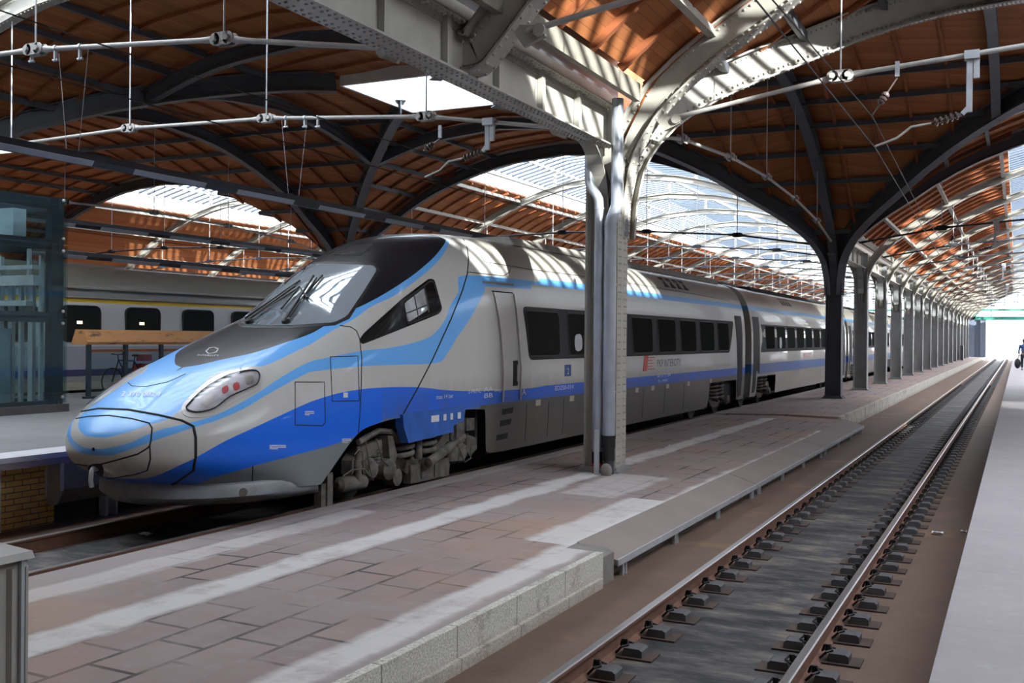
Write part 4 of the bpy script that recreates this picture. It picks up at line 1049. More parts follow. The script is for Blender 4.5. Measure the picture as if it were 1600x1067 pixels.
for q in ([(318, 624), (330, 616), (333, 628), (321, 636)], [(384, 592), (394, 588), (396, 597), (386, 602)]): patch2('bulb', smooth_loop(q, 3), M['chrome'], off=0.016, step=4)
patch2('lamp_glass', HL, M['lampglass'], off=0.024, step=6)
line_mb(HL, 0.009, closed=True, off=0.018).build('gasket', M['seam'], LF[0])
# seams of the snout and cab
seam([(128, 643), (155, 638.5), (200, 640), (248, 648.5), (284, 657), (302, 666), (306, 684), (306, 714), (302, 735), (275, 754), (242, 765), (212, 769)], 0.016, 'coupler_hood_seam', step=5)
seam([(119, 654), (140, 650.5), (170, 649), (206, 654), (233, 661), (237.5, 669), (236, 687), (234, 696), (230, 700.5), (215, 709.5), (185, 718), (158, 725)], 0.010, 'coupler_hatch_seam', step=5)
seam([(234, 696), (235, 717), (230, 735), (212, 741), (176, 747), (140, 747), (122, 740)], 0.009, 'coupler_hatch_seam', step=5)
seam([(137, 727.5), (119, 725), (107, 719)], 0.010, 'coupler_hatch_seam', step=4)
patch('coupler_opening', smooth_loop([(139, 727), (158, 725), (162, 738), (157, 747), (148, 744), (140, 739)], 3), M['seam'], off=0.006, step=4)
h = hit(149, 731); m = MB(); m.tube([h[0], h[0] + Vector((0.02, -0.07, -0.03)), h[0] + Vector((0.02, -0.085, -0.13)), h[0] + Vector((0.01, -0.06, -0.21))], [0.045, 0.03, 0.026, 0.03], 10); m.build('coupler_pin', M['galv'], car, smooth=50)
seam([(531, 508.5), (548, 511), (557, 517), (562, 530), (565, 560), (564, 610), (562, 650), (559, 684)], 0.009)
seam([(724, 374), (730, 388), (732, 405), (730, 428), (722, 455), (704, 500), (675, 563), (650, 611), (633, 641), (628, 650)], 0.012)
for q in ([(461, 597), (507, 597), (508, 660), (504, 665), (461, 664)], [(516, 557.5), (559, 556), (561.5, 626), (519, 627)], [(731, 425), (787, 431), (796, 425), (797, 419)]): seam(q, 0.007, 'hatch_seam', closed=len(q) != 4 or q[0][1] > 500)
seam([(745, 388), (757, 409), (830, 421), (922, 433)], 0.007, 'roof_seam'); seam([(982, 442), (1060, 455), (1140, 470)], 0.006, 'roof_seam')
line_mb([(200, 598), (206, 603), (228, 604), (262, 597), (290, 584)], 0.006, off=0.0).build('hood_seam', M['seam'], car)
# plough under the snout
m = MB(); rows = []
def plw(y): return 1.40 * (1 - (1 - min((y - 9.22) / 1.7, 1)) ** 2) ** 0.5 if y > 9.22 else 0.0
yp = [9.225, 9.24, 9.28, 9.34, 9.42, 9.55, 9.7, 9.9, 10.15, 10.4, 10.7, 10.95, 11.08]
for s in (1, -1):
    for y in (yp[::-1] if s > 0 else yp[1:]):
        w = plw(y); rows.append([(XT + s * max(0, w - 0.05), y + 0.05, 0.66), (XT + s * w, y, 0.52), (XT + s * w, y, 0.42), (XT + s * max(0, w - 0.06), y + 0.09, 0.33)])
m.grid(rows); so = m.build('snow_plough', plain('plough_grey', (0.24, 0.26, 0.28), 0.5, 0, 0.15, 6.0), car, smooth=40); md = so.modifiers.new('t', 'SOLIDIFY'); md.thickness = 0.03
m = MB(); m.lathe((XT + plw(9.95) - 0.03, 9.95, 0.47), (0.8, -0.6, 0), [(0, 0.055), (0.04, 0.05), (0.04, 0.02)], 16); m.build('sander_port', M['bogie'], car)
seam([(395, 728), (394, 762)], 0.008)
# crew door with handrails
CD = patch('crew_door', round_poly([(16.18, 3.10), (16.78, 3.10), (16.95, 1.55), (16.92, 1.28), (16.38, 1.28), (16.30, 1.6)], 0.12), M['livery'], side, off=0.012, step=0.12, thick=0.02)[0]
for q in ([(16.10, 3.14), (16.22, 2.4), (16.30, 1.8), (16.30, 1.24)], [(16.86, 3.14), (16.92, 2.4), (17.02, 1.8), (17.00, 1.24)]):
    line_mb(q, 0.016, side, step=0.1, off=0.035).build('handrail', M['chrome'], CD); line_mb([(a + 0.05, b) for a, b in q], 0.016, side, step=0.1).build('door_seam', M['seam'], CD)
line_mb([(16.1, 3.16), (16.88, 3.16)], 0.012, side, step=0.1).build('door_seam', M['seam'], CD)
patch('door_recess', [(16.72, 1.95), (16.92, 1.95), (16.92, 1.5), (16.72, 1.5)], M['bogie_dark'], side, CD, off=0.016, step=0.1); line_mb([(16.84, 1.88), (16.84, 1.58)], 0.02, side, off=0.05, step=0.1).build('door_handle', M['chrome'], CD)
line_mb([(15.85, 3.30), (16.95, 3.31)], 0.02, side, off=0.01, step=0.1).build('rain_gutter', M['chrome'], car)
# window band and windows
patch('window_band', round_poly([(17.20, 2.93), (32.85, 2.93), (32.25, 1.95), (17.42, 1.95)], 0.15), M['bandgrey'], side, off=0.006, step=0.35, thick=0.015)
def window(y0, y1, par, proj, z0=2.02, z1=2.86, sk=0.10):
    o = round_poly([(y0, z1), (y1 - sk * .2, z1), (y1, z0), (y0 + sk, z0)], 0.13)
    w_ = patch('window', o, M['tglass'], proj, par, off=0.009, step=0.3, thick=0.01)[0]
    line_mb(o, 0.014, proj, closed=True, step=0.15, off=0.006).build('window_frame', M['frame_rubber'], w_)
for i in range(8): window(17.30 + 1.93 * i, 17.30 + 1.93 * i + (1.55 if i < 7 else 1.35), car, side)
M['curtain'] = plain('white_sticker', (0.6, 0.62, 0.66), 0.6)
patch('window_sticker', smooth_loop([(19.62, 2.40), (19.95, 2.42), (19.98, 2.14), (19.65, 2.12)], 3), M['curtain'], side, off=0.012, step=0.1)
# dark passenger door at the rear end
patch('passenger_door', round_poly([(33.05, 3.12), (33.95, 3.12), (33.95, 0.55), (33.5, 0.5), (33.35, 1.2)], 0.08), M['doorgrey'], side, off=0.008, step=0.25)
# small fixtures on the skirt
for y in (17.75, 19.4, 23.4, 24.6, 25.8, 27.7, 30.0): patch('step_light', [(y, 1.20), (y + 0.22, 1.20), (y + 0.22, 1.09), (y, 1.09)], plain('cream_plate', (0.5, 0.48, 0.38), 0.5) if 'cream' not in M else M['cream'], side, off=0.006, step=0.1); 
for y in (17.35, 18.35, 19.1, 20.6, 22.3, 24, 25.7, 27.4): line_mb([(y, 1.15), (y + 0.04, 0.45)], 0.006, side, step=0.1).build('skirt_seam', M['seam'], car)
for y, z in ((16.35, 1.06), (16.3, 0.86), (16.2, 0.62)): patch('step_recess', [(y, z + 0.05), (y + 0.45, z + 0.06), (y + 0.42, z - 0.04), (y, z - 0.05)], M['seam'], side, off=0.004, step=0.1)
# blue damper cover over the bogie, with placards
m = MB(); m.prism([(12.98, 1.23), (14.9, 1.25), (14.84, 1.02), (14.5, 0.96), (14.5, 0.86), (13.14, 0.80), (13.0, 1.05)], 'x', XT + 1.36, XT + 1.50); m.build('damper_cover', plain('cover_blue', (0.03, 0.13, 0.50), 0.5, 0, 0.2, 4), car)
def placard(y0, y1, z0, z1, mat, x=XT + 1.503):
    q = MB(); q.box(x - 0.004, x + 0.004, y0, y1, z0, z1); return q.build('placard', mat, car)
for a, b in ((13.78, 14.02), (14.16, 14.25), (14.38, 14.46), (14.62, 14.72)): placard(a, b, 1.06, 1.16, M['white_paint'])

# lettering
def text_mb(s, fn, size=1.0):
    cu = bpy.data.curves.new('t', 'FONT'); cu.body = s; cu.size = size; cu.resolution_u = 3; o = bpy.data.objects.new('t', cu); COL.objects.link(o)
    bpy.context.view_layer.update(); dg = bpy.context.evaluated_depsgraph_get(); me = bpy.data.meshes.new_from_object(o.evaluated_get(dg))
    mb = MB(); vs = [v.co.copy() for v in me.vertices]; w = max(v.x for v in vs) if vs else 1
    P = []
    for v in vs:
        h = fn(v.x, v.y, w); P.append(tuple(h[0] + h[1] * 0.012) if h else (XT, 12, 1))
    mb.add(P, [tuple(p.vertices) for p in me.polygons]); bpy.data.objects.remove(o); bpy.data.meshes.remove(me); bpy.data.curves.remove(cu); return mb
def side_text(s, y, z, hgt, mat, name='lettering', par=None, wid=None, proj=side):
    def fn(u, v, w): return proj(y + (u / w * wid if wid else u * hgt / 0.72), z + v * hgt / 0.72)
    return text_mb(s, fn).build(name, mat, par or car)
side_text('PKP INTERCITY', 24.95, 1.66, 0.19, M['grey_paint'], wid=2.05)
for k, (zz, l) in enumerate(((1.90, 0.62), (1.83, 0.45), (1.76, 0.55), (1.69, 0.45), (1.62, 0.62))):
    line_mb([(24.15 + 0.03 * k % 2, zz), (24.15 + l, zz)], 0.012, side, off=0.004, step=0.1).build('logo_bar', M['red_paint'] if k != 2 else M['red_paint'], car)
patch('logo_bar', [(24.0, 1.95), (24.3, 1.95), (24.2, 1.58), (23.9, 1.58)], M['red_paint'], side, off=0.008, step=0.1)
side_text('ED250-014', 18.6, 1.34, 0.09, M['white_paint'], wid=0.95)
side_text('50 51 2 370', 25.0, 1.40, 0.08, M['white_paint'], wid=1.1); side_text('PL - PKPIC', 25.1, 1.27, 0.07, M['white_paint'], wid=0.8)
side_text('max 14 bar', 14.0, 1.40, 0.07, M['white_paint'], wid=0.55); side_text('2-PKPIC', 15.05, 1.44, 0.07, M['white_paint'], wid=0.45)
for y in (15.6, ): 
    side_text('AA', y, 1.45, 0.08, M['white_paint'], wid=0.34); side_text('BB', y, 1.34, 0.08, M['white_paint'], wid=0.34)
side_text('Uwaga', 16.0 - 0.0, 1.43, 0.06, M['white_paint'], wid=0.28)
patch('class_sign', [(19.10, 1.83), (19.42, 1.83), (19.42, 1.60), (19.10, 1.60)], M['blue_paint'], side, off=0.006, step=0.1)
side_text('2', 19.2, 1.64, 0.13, M['white_paint'], wid=0.1)
side_text('A', 17.12, 1.32, 0.12, M['white_paint'], wid=0.16)
def px_text(s, p0, p1, up, mat, name='lettering'):
    def fn(u, v, w): return hit(p0[0] + (p1[0] - p0[0]) * u / w + up[0] * v / 0.72, p0[1] + (p1[1] - p0[1]) * u / w + up[1] * v / 0.72)
    return text_mb(s, fn).build(name, mat, car)
px_text('2 370 002-1', (189, 619), (249, 620), (3, -7), M['white_paint'])
px_text('INTERCITY', (308, 557), (342, 558), (1, -2.5), M['white_paint'])
line_mb([(326, 553), (322, 549), (327, 544.5), (335, 543.5), (341, 545.5), (338, 550.5), (331, 553), (326, 553)], 0.009, off=0.004, step=2).build('logo_ring', M['white_paint'], car)
for (a, b, c, d) in ((476, 643, 490, 650), (421, 696, 446, 700), (534, 686, 552, 690)):
    for k in range(3): line_mb([(a, b + k * 2.6), (c if k < 2 else (a + c) / 2, b + k * 2.6)], 0.007, off=0.003, step=4).build('lettering', M['white_paint'], car)
for a, b in (((536, 614), (543, 621)),): patch('placard', [(536.5, 613.5), (543, 613.5), (543, 621), (536.5, 621)], M['white_paint'], off=0.006, step=3)
# roof: dark louvres and equipment fairing
for y in (26.3, 26.9, 27.5, 28.1): patch('roof_louvre', [(y, 3.98), (y + 0.42, 3.98), (y + 0.55, 3.72), (y + 0.13, 3.72)], M['seam'], side, off=0.006, step=0.15)
m = MB(); m.prism([(XT - 0.75, 4.15), (XT + 0.75, 4.15), (XT + 0.62, 4.32), (XT - 0.62, 4.32)], 'y', 18.2, 33.6); m.build('roof_fairing', plain('roof_grey', (0.34, 0.33, 0.30), 0.6, 0, 0.2), car)

def bogie(par, yc, simple=False, base=2.7):
    bt = bpy.data.objects.new('bogie', None); COL.objects.link(bt); bt.parent = par; bt.empty_display_size = 0.2; ORG[bt.name] = ORG[par.name]; par = bt
    def W(y, s, rr=0.44):
        m = MB(); x = XT + s * 0.73; m.lathe((x + s * 0.07, y, rr), (-s, 0, 0), [(0, 0.10), (0.0, rr - 0.10), (-0.02, rr - 0.06), (-0.02, rr), (0.11, rr), (0.11, rr + 0.02), (0.14, rr + 0.02), (0.14, 0.1)], 28); return m.build('wheel', M['bogie_dark'], par, smooth=40)
    for y in (yc - base / 2, yc + base / 2):
        for s in (1, -1): W(y, s)
        a = MB(); a.cyl((XT - 0.75, y, 0.44), (XT + 0.75, y, 0.44), 0.09, 14); a.build('axle', M['bogie_dark'], par)
    for s in (1, -1):
        x = XT + s * 1.08
        f = MB(); pts = [(yc - 1.75, 0.62), (yc - 1.5, 0.80), (yc - 0.95, 0.86), (yc - 0.55, 0.60), (yc - 0.3, 0.48), (yc + 0.3, 0.48), (yc + 0.55, 0.60), (yc + 0.95, 0.86), (yc + 1.5, 0.80), (yc + 1.75, 0.62)]
        low = [(y, z - 0.20) for y, z in pts]; f.prism(pts + low[::-1], 'x', x - 0.09, x + 0.09); f.build('side_frame', M['bogie'], par)
        for y in (yc - base / 2, yc + base / 2):
            b = MB(); b.lathe((x - 0.10 * s, y, 0.46), (s, 0, 0), [(0, 0.17), (0.22, 0.17), (0.25, 0.13), (0.29, 0.12), (0.30, 0.05)], 18); b.box(x - 0.08, x + 0.10, y - 0.22, y + 0.22, 0.36, 0.54); b.build('axle_box', M['bogie'], par, smooth=40)
            if simple: continue
            sp = MB(); N = 60; sp.tube([(x + 0.10 * math.cos(t_ * 0.8), y + 0.27 + 0.10 * math.sin(t_ * 0.8), 0.40 + 0.36 * t_ / N) for t_ in range(N)], 0.022, 6); sp.build('primary_spring', M['bogie'], par)
            d = MB(); d.cyl((x + s * 0.12, y - 0.30, 0.30), (x + s * 0.12, y - 0.30, 0.62), 0.055, 12); d.cyl((x + s * 0.12, y - 0.30, 0.6), (x + s * 0.12, y - 0.30, 0.82), 0.035, 10); d.build('primary_damper', M['bogie'], par)
        for dy in (-0.50, 0.16):
            sp = MB(); N = 68; sp.tube([(x + s * 0.10 + 0.19 * math.cos(t_ * 0.50), yc + dy + 0.19 * math.sin(t_ * 0.50), 0.50 + 0.60 * t_ / N) for t_ in range(N)], 0.040, 7); sp.build('coil_spring', M['bogie'], par, smooth=60)
        if simple: continue
        yv_ = yc - 0.16; d = MB(); d.cyl((x + s * 0.22, yv_, 0.5), (x + s * 0.22, yv_, 0.84), 0.06, 14); d.cyl((x + s * 0.22, yv_, 0.84), (x + s * 0.22, yv_, 1.15), 0.04, 12); d.build('vertical_damper', M['bogie'], par)
        d = MB(); d.tube([(x + s * 0.30, yc - 0.02, 0.42), (x + s * 0.30, yc + 0.0, 0.425), (x + s * 0.30, yc + 0.72, 0.62), (x + s * 0.30, yc + 0.74, 0.625), (x + s * 0.30, yc + 1.15, 0.74)], [0.045, 0.075, 0.075, 0.045, 0.045], 14); d.build('yaw_damper', M['bogie'], par, smooth=40)
        b = MB(); b.box(x + s * 0.06 - 0.06, x + s * 0.06 + 0.08, yc - 0.25, yc + 0.95, 0.12, 0.40); b.box(x - 0.02, x + s * 0.16, yc + 0.05, yc + 0.35, 0.16, 0.46); b.box(x - 0.02, x + s * 0.16, yc + 0.45, yc + 0.62, 0.14, 0.44); b.build('brake_housing', M['bogie'], par)
        b = MB(); b.prism([(yc - 1.0, 0.92), (yc - 0.86, 0.90), (yc - 0.74, 0.62), (yc - 0.80, 0.46), (yc - 0.95, 0.60)], 'x', x + s * 0.02 - 0.06, x + s * 0.2); b.build('mounting_bracket', M['bogie'], par)
        b = MB(); b.tube([(x + s * 0.16, yc - 1.7, 0.88), (x + s * 0.16, yc - 1.2, 1.0), (x + s * 0.16, yc - 0.85, 0.96), (x + s * 0.16, yc - 0.62, 0.78)], 0.045, 8); b.build('guard_arm', M['bogie'], par)
        b = MB(); b.lathe((x, yc - 0.95, 0.42), (s, 0, 0), [(0, 0.16), (0.2, 0.16), (0.26, 0.10), (0.28, 0.04)], 16); b.lathe((x, yc - 0.72, 0.28), (s, 0, 0), [(0, 0.13), (0.2, 0.13), (0.22, 0.05)], 14); b.build('sensor_pod', M['bogie'], par, smooth=40)
        b = MB(); b.lathe((x, yc - 1.98, 0.30), (0.2 * s, 1, 0), [(0, 0.05), (0.05, 0.11), (0.5, 0.11), (0.56, 0.06)], 14); b.build('sand_tank', M['bogie'], par, smooth=40)
        b = MB(); b.box(x - 0.07, x + 0.05, yc - 2.26, yc - 2.14, 0.05, 0.5); b.box(x - 0.10, x + 0.02, yc - 2.36, yc - 2.24, -0.02, 0.36); b.build('rail_guard', M['bogie'], par)
        b = MB(); b.box(x - 0.05, x + s * 0.16, yc + 1.15, yc + 1.42, 0.62, 0.98); b.box(x - 0.05, x + s * 0.2, yc + 1.42, yc + 1.70, 0.80, 1.0); b.prism([(yc + 1.45, 0.74), (yc + 1.75, 0.66), (yc + 1.8, 0.48), (yc + 1.55, 0.36), (yc + 1.42, 0.5)], 'x', x - 0.05, x + s * 0.2); b.lathe((x + s * 0.1, yc + 1.05, 0.30), (0, 0, 1), [(0, 0.06), (0.04, 0.12), (0.22, 0.12), (0.3, 0.06)], 12); b.lathe((x + s * 0.1, yc + 1.32, 0.28), (0, 0, 1), [(0, 0.06), (0.04, 0.11), (0.22, 0.11), (0.3, 0.06)], 12); b.build('equipment', M['bogie'], par, smooth=35)
        p = MB()
        for q in ([(0.17, -1.55, 0.95), (0.2, -1.5, 0.62), (0.2, -1.42, 0.40), (0.15, -1.3, 0.30)], [(0.2, -1.30, 0.9), (0.24, -1.2, 0.6), (0.24, -1.0, 0.45), (0.2, -0.85, 0.5)], [(0.18, -2.1, 0.45), (0.2, -1.9, 0.52), (0.2, -1.6, 0.5), (0.16, -1.35, 0.32)], [(0.2, 0.9, 0.8), (0.26, 1.1, 0.5), (0.26, 1.25, 0.3), (0.24, 1.5, 0.34), (0.2, 1.6, 0.6)], [(0.2, -1.85, 0.72), (0.2, -1.75, 0.78), (0.16, -1.6, 0.74), (0.2, -1.62, 0.52)]):
            p.tube([(x + s * a, yc + b_, c) for a, b_, c in q], 0.010, 6)
        p.build('brake_pipe', M['bogie'], par)
    t = MB(); t.box(XT - 1.1, XT + 1.1, yc - 0.22, yc + 0.22, 0.42, 0.72); t.box(XT - 0.55, XT + 0.55, yc - 1.2, yc + 1.2, 0.35, 0.7); t.build('bolster', M['bogie_dark'], par)
bg = bogie
bogie(car, 13.92); bogie(car, 31.6, True)
m = MB(); m.box(XT - 1.15, XT + 1.15, 16.2, 29.8, 0.42, 1.1); m.box(XT - 1.2, XT + 1.2, 11.3, 34.2, 1.2, 1.3); m.box(XT - 1.0, XT + 1.0, 9.8, 11.0, 0.5, 0.9); m.build('underframe', M['bogie_dark'], car)
m = MB(); m.box(XT - 1.25, XT + 1.25, 15.70, 15.78, 0.5, 1.2); m.box(XT - 1.25, XT + 1.25, 11.5, 11.56, 0.6, 1.2); m.build('bulkhead', M['bogie_dark'], car)
m = MB(); m.prism([(XT - 1.2, 0.9), (XT + 1.2, 0.9), (XT + 1.28, 2.4), (XT + 1.1, 3.6), (XT + 0.5, 3.95), (XT - 0.5, 3.95), (XT - 1.1, 3.6), (XT - 1.28, 2.4)], 'y', YEND - 0.05, YEND + 0.85); m.build('gangway', M['black'], car)

# ------------------------------------------------------------------ following cars
def mid_livery():
    t = NT('train_paint_middle'); co = t.coord('Object'); x = t.xyz(co); z = x[2]; gt = lambda a, b: t.math('GREATER_THAN', a, b); lt = lambda a, b: t.math('LESS_THAN', a, b)
    streak = t.noise(co, 1.6, 5, 0.6, (1, 3.0, 0.35)); dirt = t.noise(co, 2.2, 6, 0.65)
    c = t.mix(streak, (0.42, 0.40, 0.36), (0.32, 0.305, 0.275)); c = t.mix(t.math('MULTIPLY', gt(z, 3.36), lt(z, 3.50)), c, (0.10, 0.34, 0.68))
    c = t.mix(lt(z, 1.52), c, (0.04, 0.135, 0.42)); c = t.mix(lt(z, 1.17), c, t.mix(dirt, (0.22, 0.205, 0.18), (0.34, 0.32, 0.28)))
    c = t.mix(t.math('MULTIPLY', gt(z, 3.62), 0.75), c, t.mix(dirt, (0.27, 0.25, 0.21), (0.42, 0.40, 0.35)))
    t.set(c, 0.3, 0.0, 0.5); return t.mat
MIDL = 21.55; MIDP = 22.45; YM = 35.25
mid = thing('train_car', 'silver passenger car with grey window band, second in the blue train', 'train car', (XT, YM, 0), 'cars of the blue train')
zbm = pchip([0, 0.9, 1.0, 4.0, 4.15, MIDL - 4.15, MIDL - 4.0, MIDL - 1.0, MIDL - 0.9, MIDL], [0.42, 0.42, 1.08, 1.08, 0.40, 0.40, 1.08, 1.08, 0.42, 0.42])
yv = sorted(set([0, 0.05, 0.5, 0.9, 0.95, 1.0, 4.0, 4.05, 4.1, 4.15] + [MIDL - q for q in (0, 0.05, 0.5, 0.9, 0.95, 1.0, 4.0, 4.05, 4.1, 4.15)] + [5 + 1.0 * i for i in range(12)]))
rows = [ring(YM + y, 18, 8, lambda q: 4.22, lambda q: zbm(q - YM), lambda q: 1.65, lambda q: 3.4, lambda q: 1.45, 1.0) for y in yv]
mb = MB(); mb.grid(rows)
for rr in (rows[0], rows[-1]): b0 = len(mb.v); mb.v += rr; mb.f.append(tuple(b0 + i for i in range(len(rr)))); mb.m.append(0)
BV2 = BVHTree.FromPolygons([Vector(v) for v in mb.v], mb.f); mb.build('body', mid_livery(), mid, smooth=38)
def side2(y, z):
    p, n, i, d = BV2.ray_cast(Vector((-2.0, y, z)), Vector((-1, 0, 0)))
    return None if p is None else (p, n if n.x > 0 else -n)
patch('window_band', [(YM + 1.55, 2.90), (YM + MIDL - 1.6, 2.90), (YM + MIDL - 2.0, 1.92), (YM + 1.95 - 0.5, 1.92)], M['bandgrey'], side2, mid, off=0.006, step=0.6, thick=0.015)
for i in range(9): window(YM + 2.2 + 1.95 * i, YM + 2.2 + 1.95 * i + 1.5, mid, side2)
for a in (0.30, MIDL - 1.25): patch('passenger_door', [(YM + a, 3.14), (YM + a + 0.95, 3.14), (YM + a + 0.95, 0.55), (YM + a, 0.55)], M['doorgrey'], side2, mid, off=0.008, step=0.3)
for a in (3.2, 3.7, 4.2, 4.7): patch('roof_louvre', [(YM + a + 3, 3.98), (YM + a + 3.36, 3.98), (YM + a + 3.5, 3.72), (YM + a + 3.13, 3.72)], M['seam'], side2, mid, off=0.006, step=0.2)
patch('window_sticker', smooth_loop([(YM + 4.6, 2.42), (YM + 4.95, 2.42), (YM + 4.95, 2.08), (YM + 4.6, 2.08)], 3), M['curtain'], side2, mid, off=0.012, step=0.15)
side_text('PKP INTERCITY', YM + 9.4, 1.62, 0.19, M['red_paint'], 'lettering', mid, 2.0, side2)
bogie(mid, YM + 2.5, True); bogie(mid, YM + MIDL - 2.5, True)
m = MB(); m.box(XT - 1.15, XT + 1.15, YM + 4.3, YM + MIDL - 4.3, 0.42, 1.1); m.box(XT - 1.2, XT + 1.2, YM + 0.2, YM + MIDL - 0.2, 1.2, 1.3); m.build('underframe', M['bogie_dark'], mid)
m = MB(); m.prism([(XT - 1.2, 0.9), (XT + 1.2, 0.9), (XT + 1.28, 2.4), (XT + 1.1, 3.6), (XT + 0.5, 3.95), (XT - 0.5, 3.95), (XT - 1.1, 3.6), (XT - 1.28, 2.4)], 'y', YM + MIDL - 0.05, YM + MIDL + 0.95); m.build('gangway', M['black'], mid)
m = MB(); m.prism([(XT - 0.75, 4.15), (XT + 0.75, 4.15), (XT + 0.62, 4.30), (XT - 0.62, 4.30)], 'y', YM + 3, YM + MIDL - 3); m.build('roof_fairing', M['bandgrey'], mid)
for k in range(1, 5):
    c = copy_tree(mid, (0, MIDP * k, 0)); c['label'] = 'silver passenger car with grey window band, %s in the blue train%s' % (ORD[k + 1], ', farthest away' if k == 4 else '')
# ------------------------------------------------------------------ things around the nearest column
def pipe(name, pts, r, lab, rings):
    t = thing(name, lab, 'downpipe', (pts[-1][0], pts[-1][1], 0.2), None)
    m = MB(); m.tube(pts, r, 16); m.build('pipe', M['zinc'], t, smooth=50)
    for z, h in rings:
        p = [q for q in pts if True][-1]; m = MB(); m.lathe((p[0], p[1], z), (0, 0, 1), [(0, r + 0.008), (h, r + 0.008)], 16); m.build('pipe_joint', M['zinc'], t, smooth=50)
    return t
def bend(p, q, r_, n=4):
    return [tuple(Vector(p).lerp(Vector(q), i / n)) for i in range(n + 1)]
t = pipe('downpipe', [(-6.22, 15.66, 5.4), (-6.22, 15.66, 4.92), (-6.20, 15.66, 4.82), (-6.16, 15.66, 4.75), (-6.09, 15.66, 4.66), (-6.05, 15.66, 4.58), (-6.04, 15.66, 4.5), (-6.04, 15.66, 0.55)], 0.075, 'slim zinc downpipe on the left front of the near column', [(4.42, 0.03), (3.05, 0.03), (2.95, 0.02), (1.7, 0.03), (0.62, 0.03)])
m = MB(); m.lathe((-6.04, 15.66, 0.2), (0, 0, 1), [(0, 0.085), (0.12, 0.088)], 16); m.build('foot_socket', plain('pink_clay', (0.30, 0.20, 0.18), 0.8), t, smooth=50)
m = MB(); m.lathe((-6.04, 15.66, 0.32), (0, 0, 1), [(0, 0.10), (0.05, 0.10)], 16); m.build('red_collar', M['red'], t, smooth=50, label='red collar')
m = MB(); m.lathe((-6.04, 15.66, 0.37), (0, 0, 1), [(0, 0.092), (0.05, 0.085), (0.18, 0.085)], 16); m.build('rubber_sleeve', M['black'], t, smooth=50)
t = pipe('downpipe', [(-5.73, 15.62, 6.15), (-5.73, 15.62, 4.48), (-5.84, 15.64, 4.2), (-5.84, 15.64, 0.62)], 0.095, 'wide zinc downpipe with a kink on the right front of the near column', [(4.12, 0.02), (3.2, 0.03), (1.5, 0.03)])
m = MB(); m.lathe((-5.84, 15.64, 0.62), (0, 0, 1), [(0, 0.11), (0.14, 0.11), (0.16, 0.115), (0.2, 0.115)], 16); m.lathe((-5.84, 15.64, 0.42), (0, 0, 1), [(0, 0.10), (0.2, 0.10)], 16); m.build('rubber_sleeve', M['black'], t, smooth=50)
m = MB(); m.lathe((-5.84, 15.64, 0.2), (0, 0, 1), [(0, 0.085), (0.25, 0.085)], 16); m.build('foot_socket', M['dark_steel'], t, smooth=50)
m = MB(); m.box(-6.0, -5.93, 15.42, 15.47, 0.19, 0.92); tag(m.build('guard_post', M['galv'], loc=(-5.96, 15.45, 0.2)), 'short pale flat post standing before the two downpipes of the near column', 'post')
m = MB(); m.ball((-5.80, 15.44, 0.28), 0.12, 14, (0.85, 0.45, 1)); tag(m.build('kerb_stone', M['concrete'], loc=(-5.8, 15.44, 0.2), smooth=60), 'round grey stone leaning on the foot of the near column', 'stone')

# grey slatted cabinet at the lower left
t = thing('cabinet', 'beige-grey slatted cabinet at the lower left corner on the near platform', 'cabinet', (-5.0, 3.45, 0.2))
M['cab'] = plain('beige_grey_cabinet', (0.34, 0.325, 0.295), 0.55, 0, 0.06, 3.0)
m = MB(); m.box(-5.02, -4.62, 2.75, 3.78, 0.2, 1.20); m.build('housing', M['cab'], t)
m = MB(); m.prism([(-5.05, 1.20), (-4.58, 1.20), (-4.60, 1.235), (-5.05, 1.27)], 'y', 2.72, 3.81); m.build('lid', M['cab'], t)
for i in range(12):
    y = 2.84 + 0.083 * i; m = MB(); m.prism([(-4.62, y), (-4.595, y + 0.015), (-4.595, y + 0.03), (-4.62, y + 0.045)], 'z', 0.42, 1.16); m.build('slat', M['cab'], t)
m = MB(); m.box(-4.625, -4.60, 3.745, 3.78, 0.2, 1.2); m.build('corner_strip', M['galv'], t)

# ------------------------------------------------------------------ pale coach on the far track
XT2 = -24.05
def coach_mat():
    t = NT('coach_paint'); x = t.xyz(t.coord('Object')); z = x[2]; gt = lambda v: t.math('GREATER_THAN', z, v); st = t.noise(t.coord('Object'), 1.2, 5, 0.6, (1, 2.5, 0.4))
    c = t.mix(st, (0.58, 0.58, 0.59), (0.68, 0.68, 0.69))
    c = t.mix(t.math('LESS_THAN', z, 2.02), c, (0.38, 0.38, 0.43)); c = t.mix(t.math('LESS_THAN', z, 1.40), c, (0.055, 0.055, 0.15)); c = t.mix(t.math('LESS_THAN', z, 1.22), c, (0.36, 0.34, 0.32)); c = t.mix(t.math('LESS_THAN', z, 1.06), c, (0.50, 0.46, 0.38))
    c = t.mix(t.math('MULTIPLY', gt(3.20), t.math('LESS_THAN', z, 3.30)), c, (0.88, 0.56, 0.03)); c = t.mix(gt(3.30), c, (0.22, 0.22, 0.215)); c = t.mix(gt(3.62), c, (0.20, 0.185, 0.15))
    return t.set(c, 0.4, 0, 0.2)
t = thing('train_car', 'pale coach with yellow roof stripe and black windows behind the blue nose', 'train car', (XT2, 18, 0))
m = MB(); pf = [(-1.45, 0.85), (-1.5, 1.2), (-1.52, 2.0), (-1.46, 3.1), (-1.40, 3.45), (-1.15, 3.95), (-0.7, 4.22), (0, 4.30)]; pf = pf + [(-a, b) for a, b in pf[-2::-1]]
m.prism([(XT2 + a, b) for a, b in pf], 'y', 6, 31); m.build('body', coach_mat(), t, smooth=35)
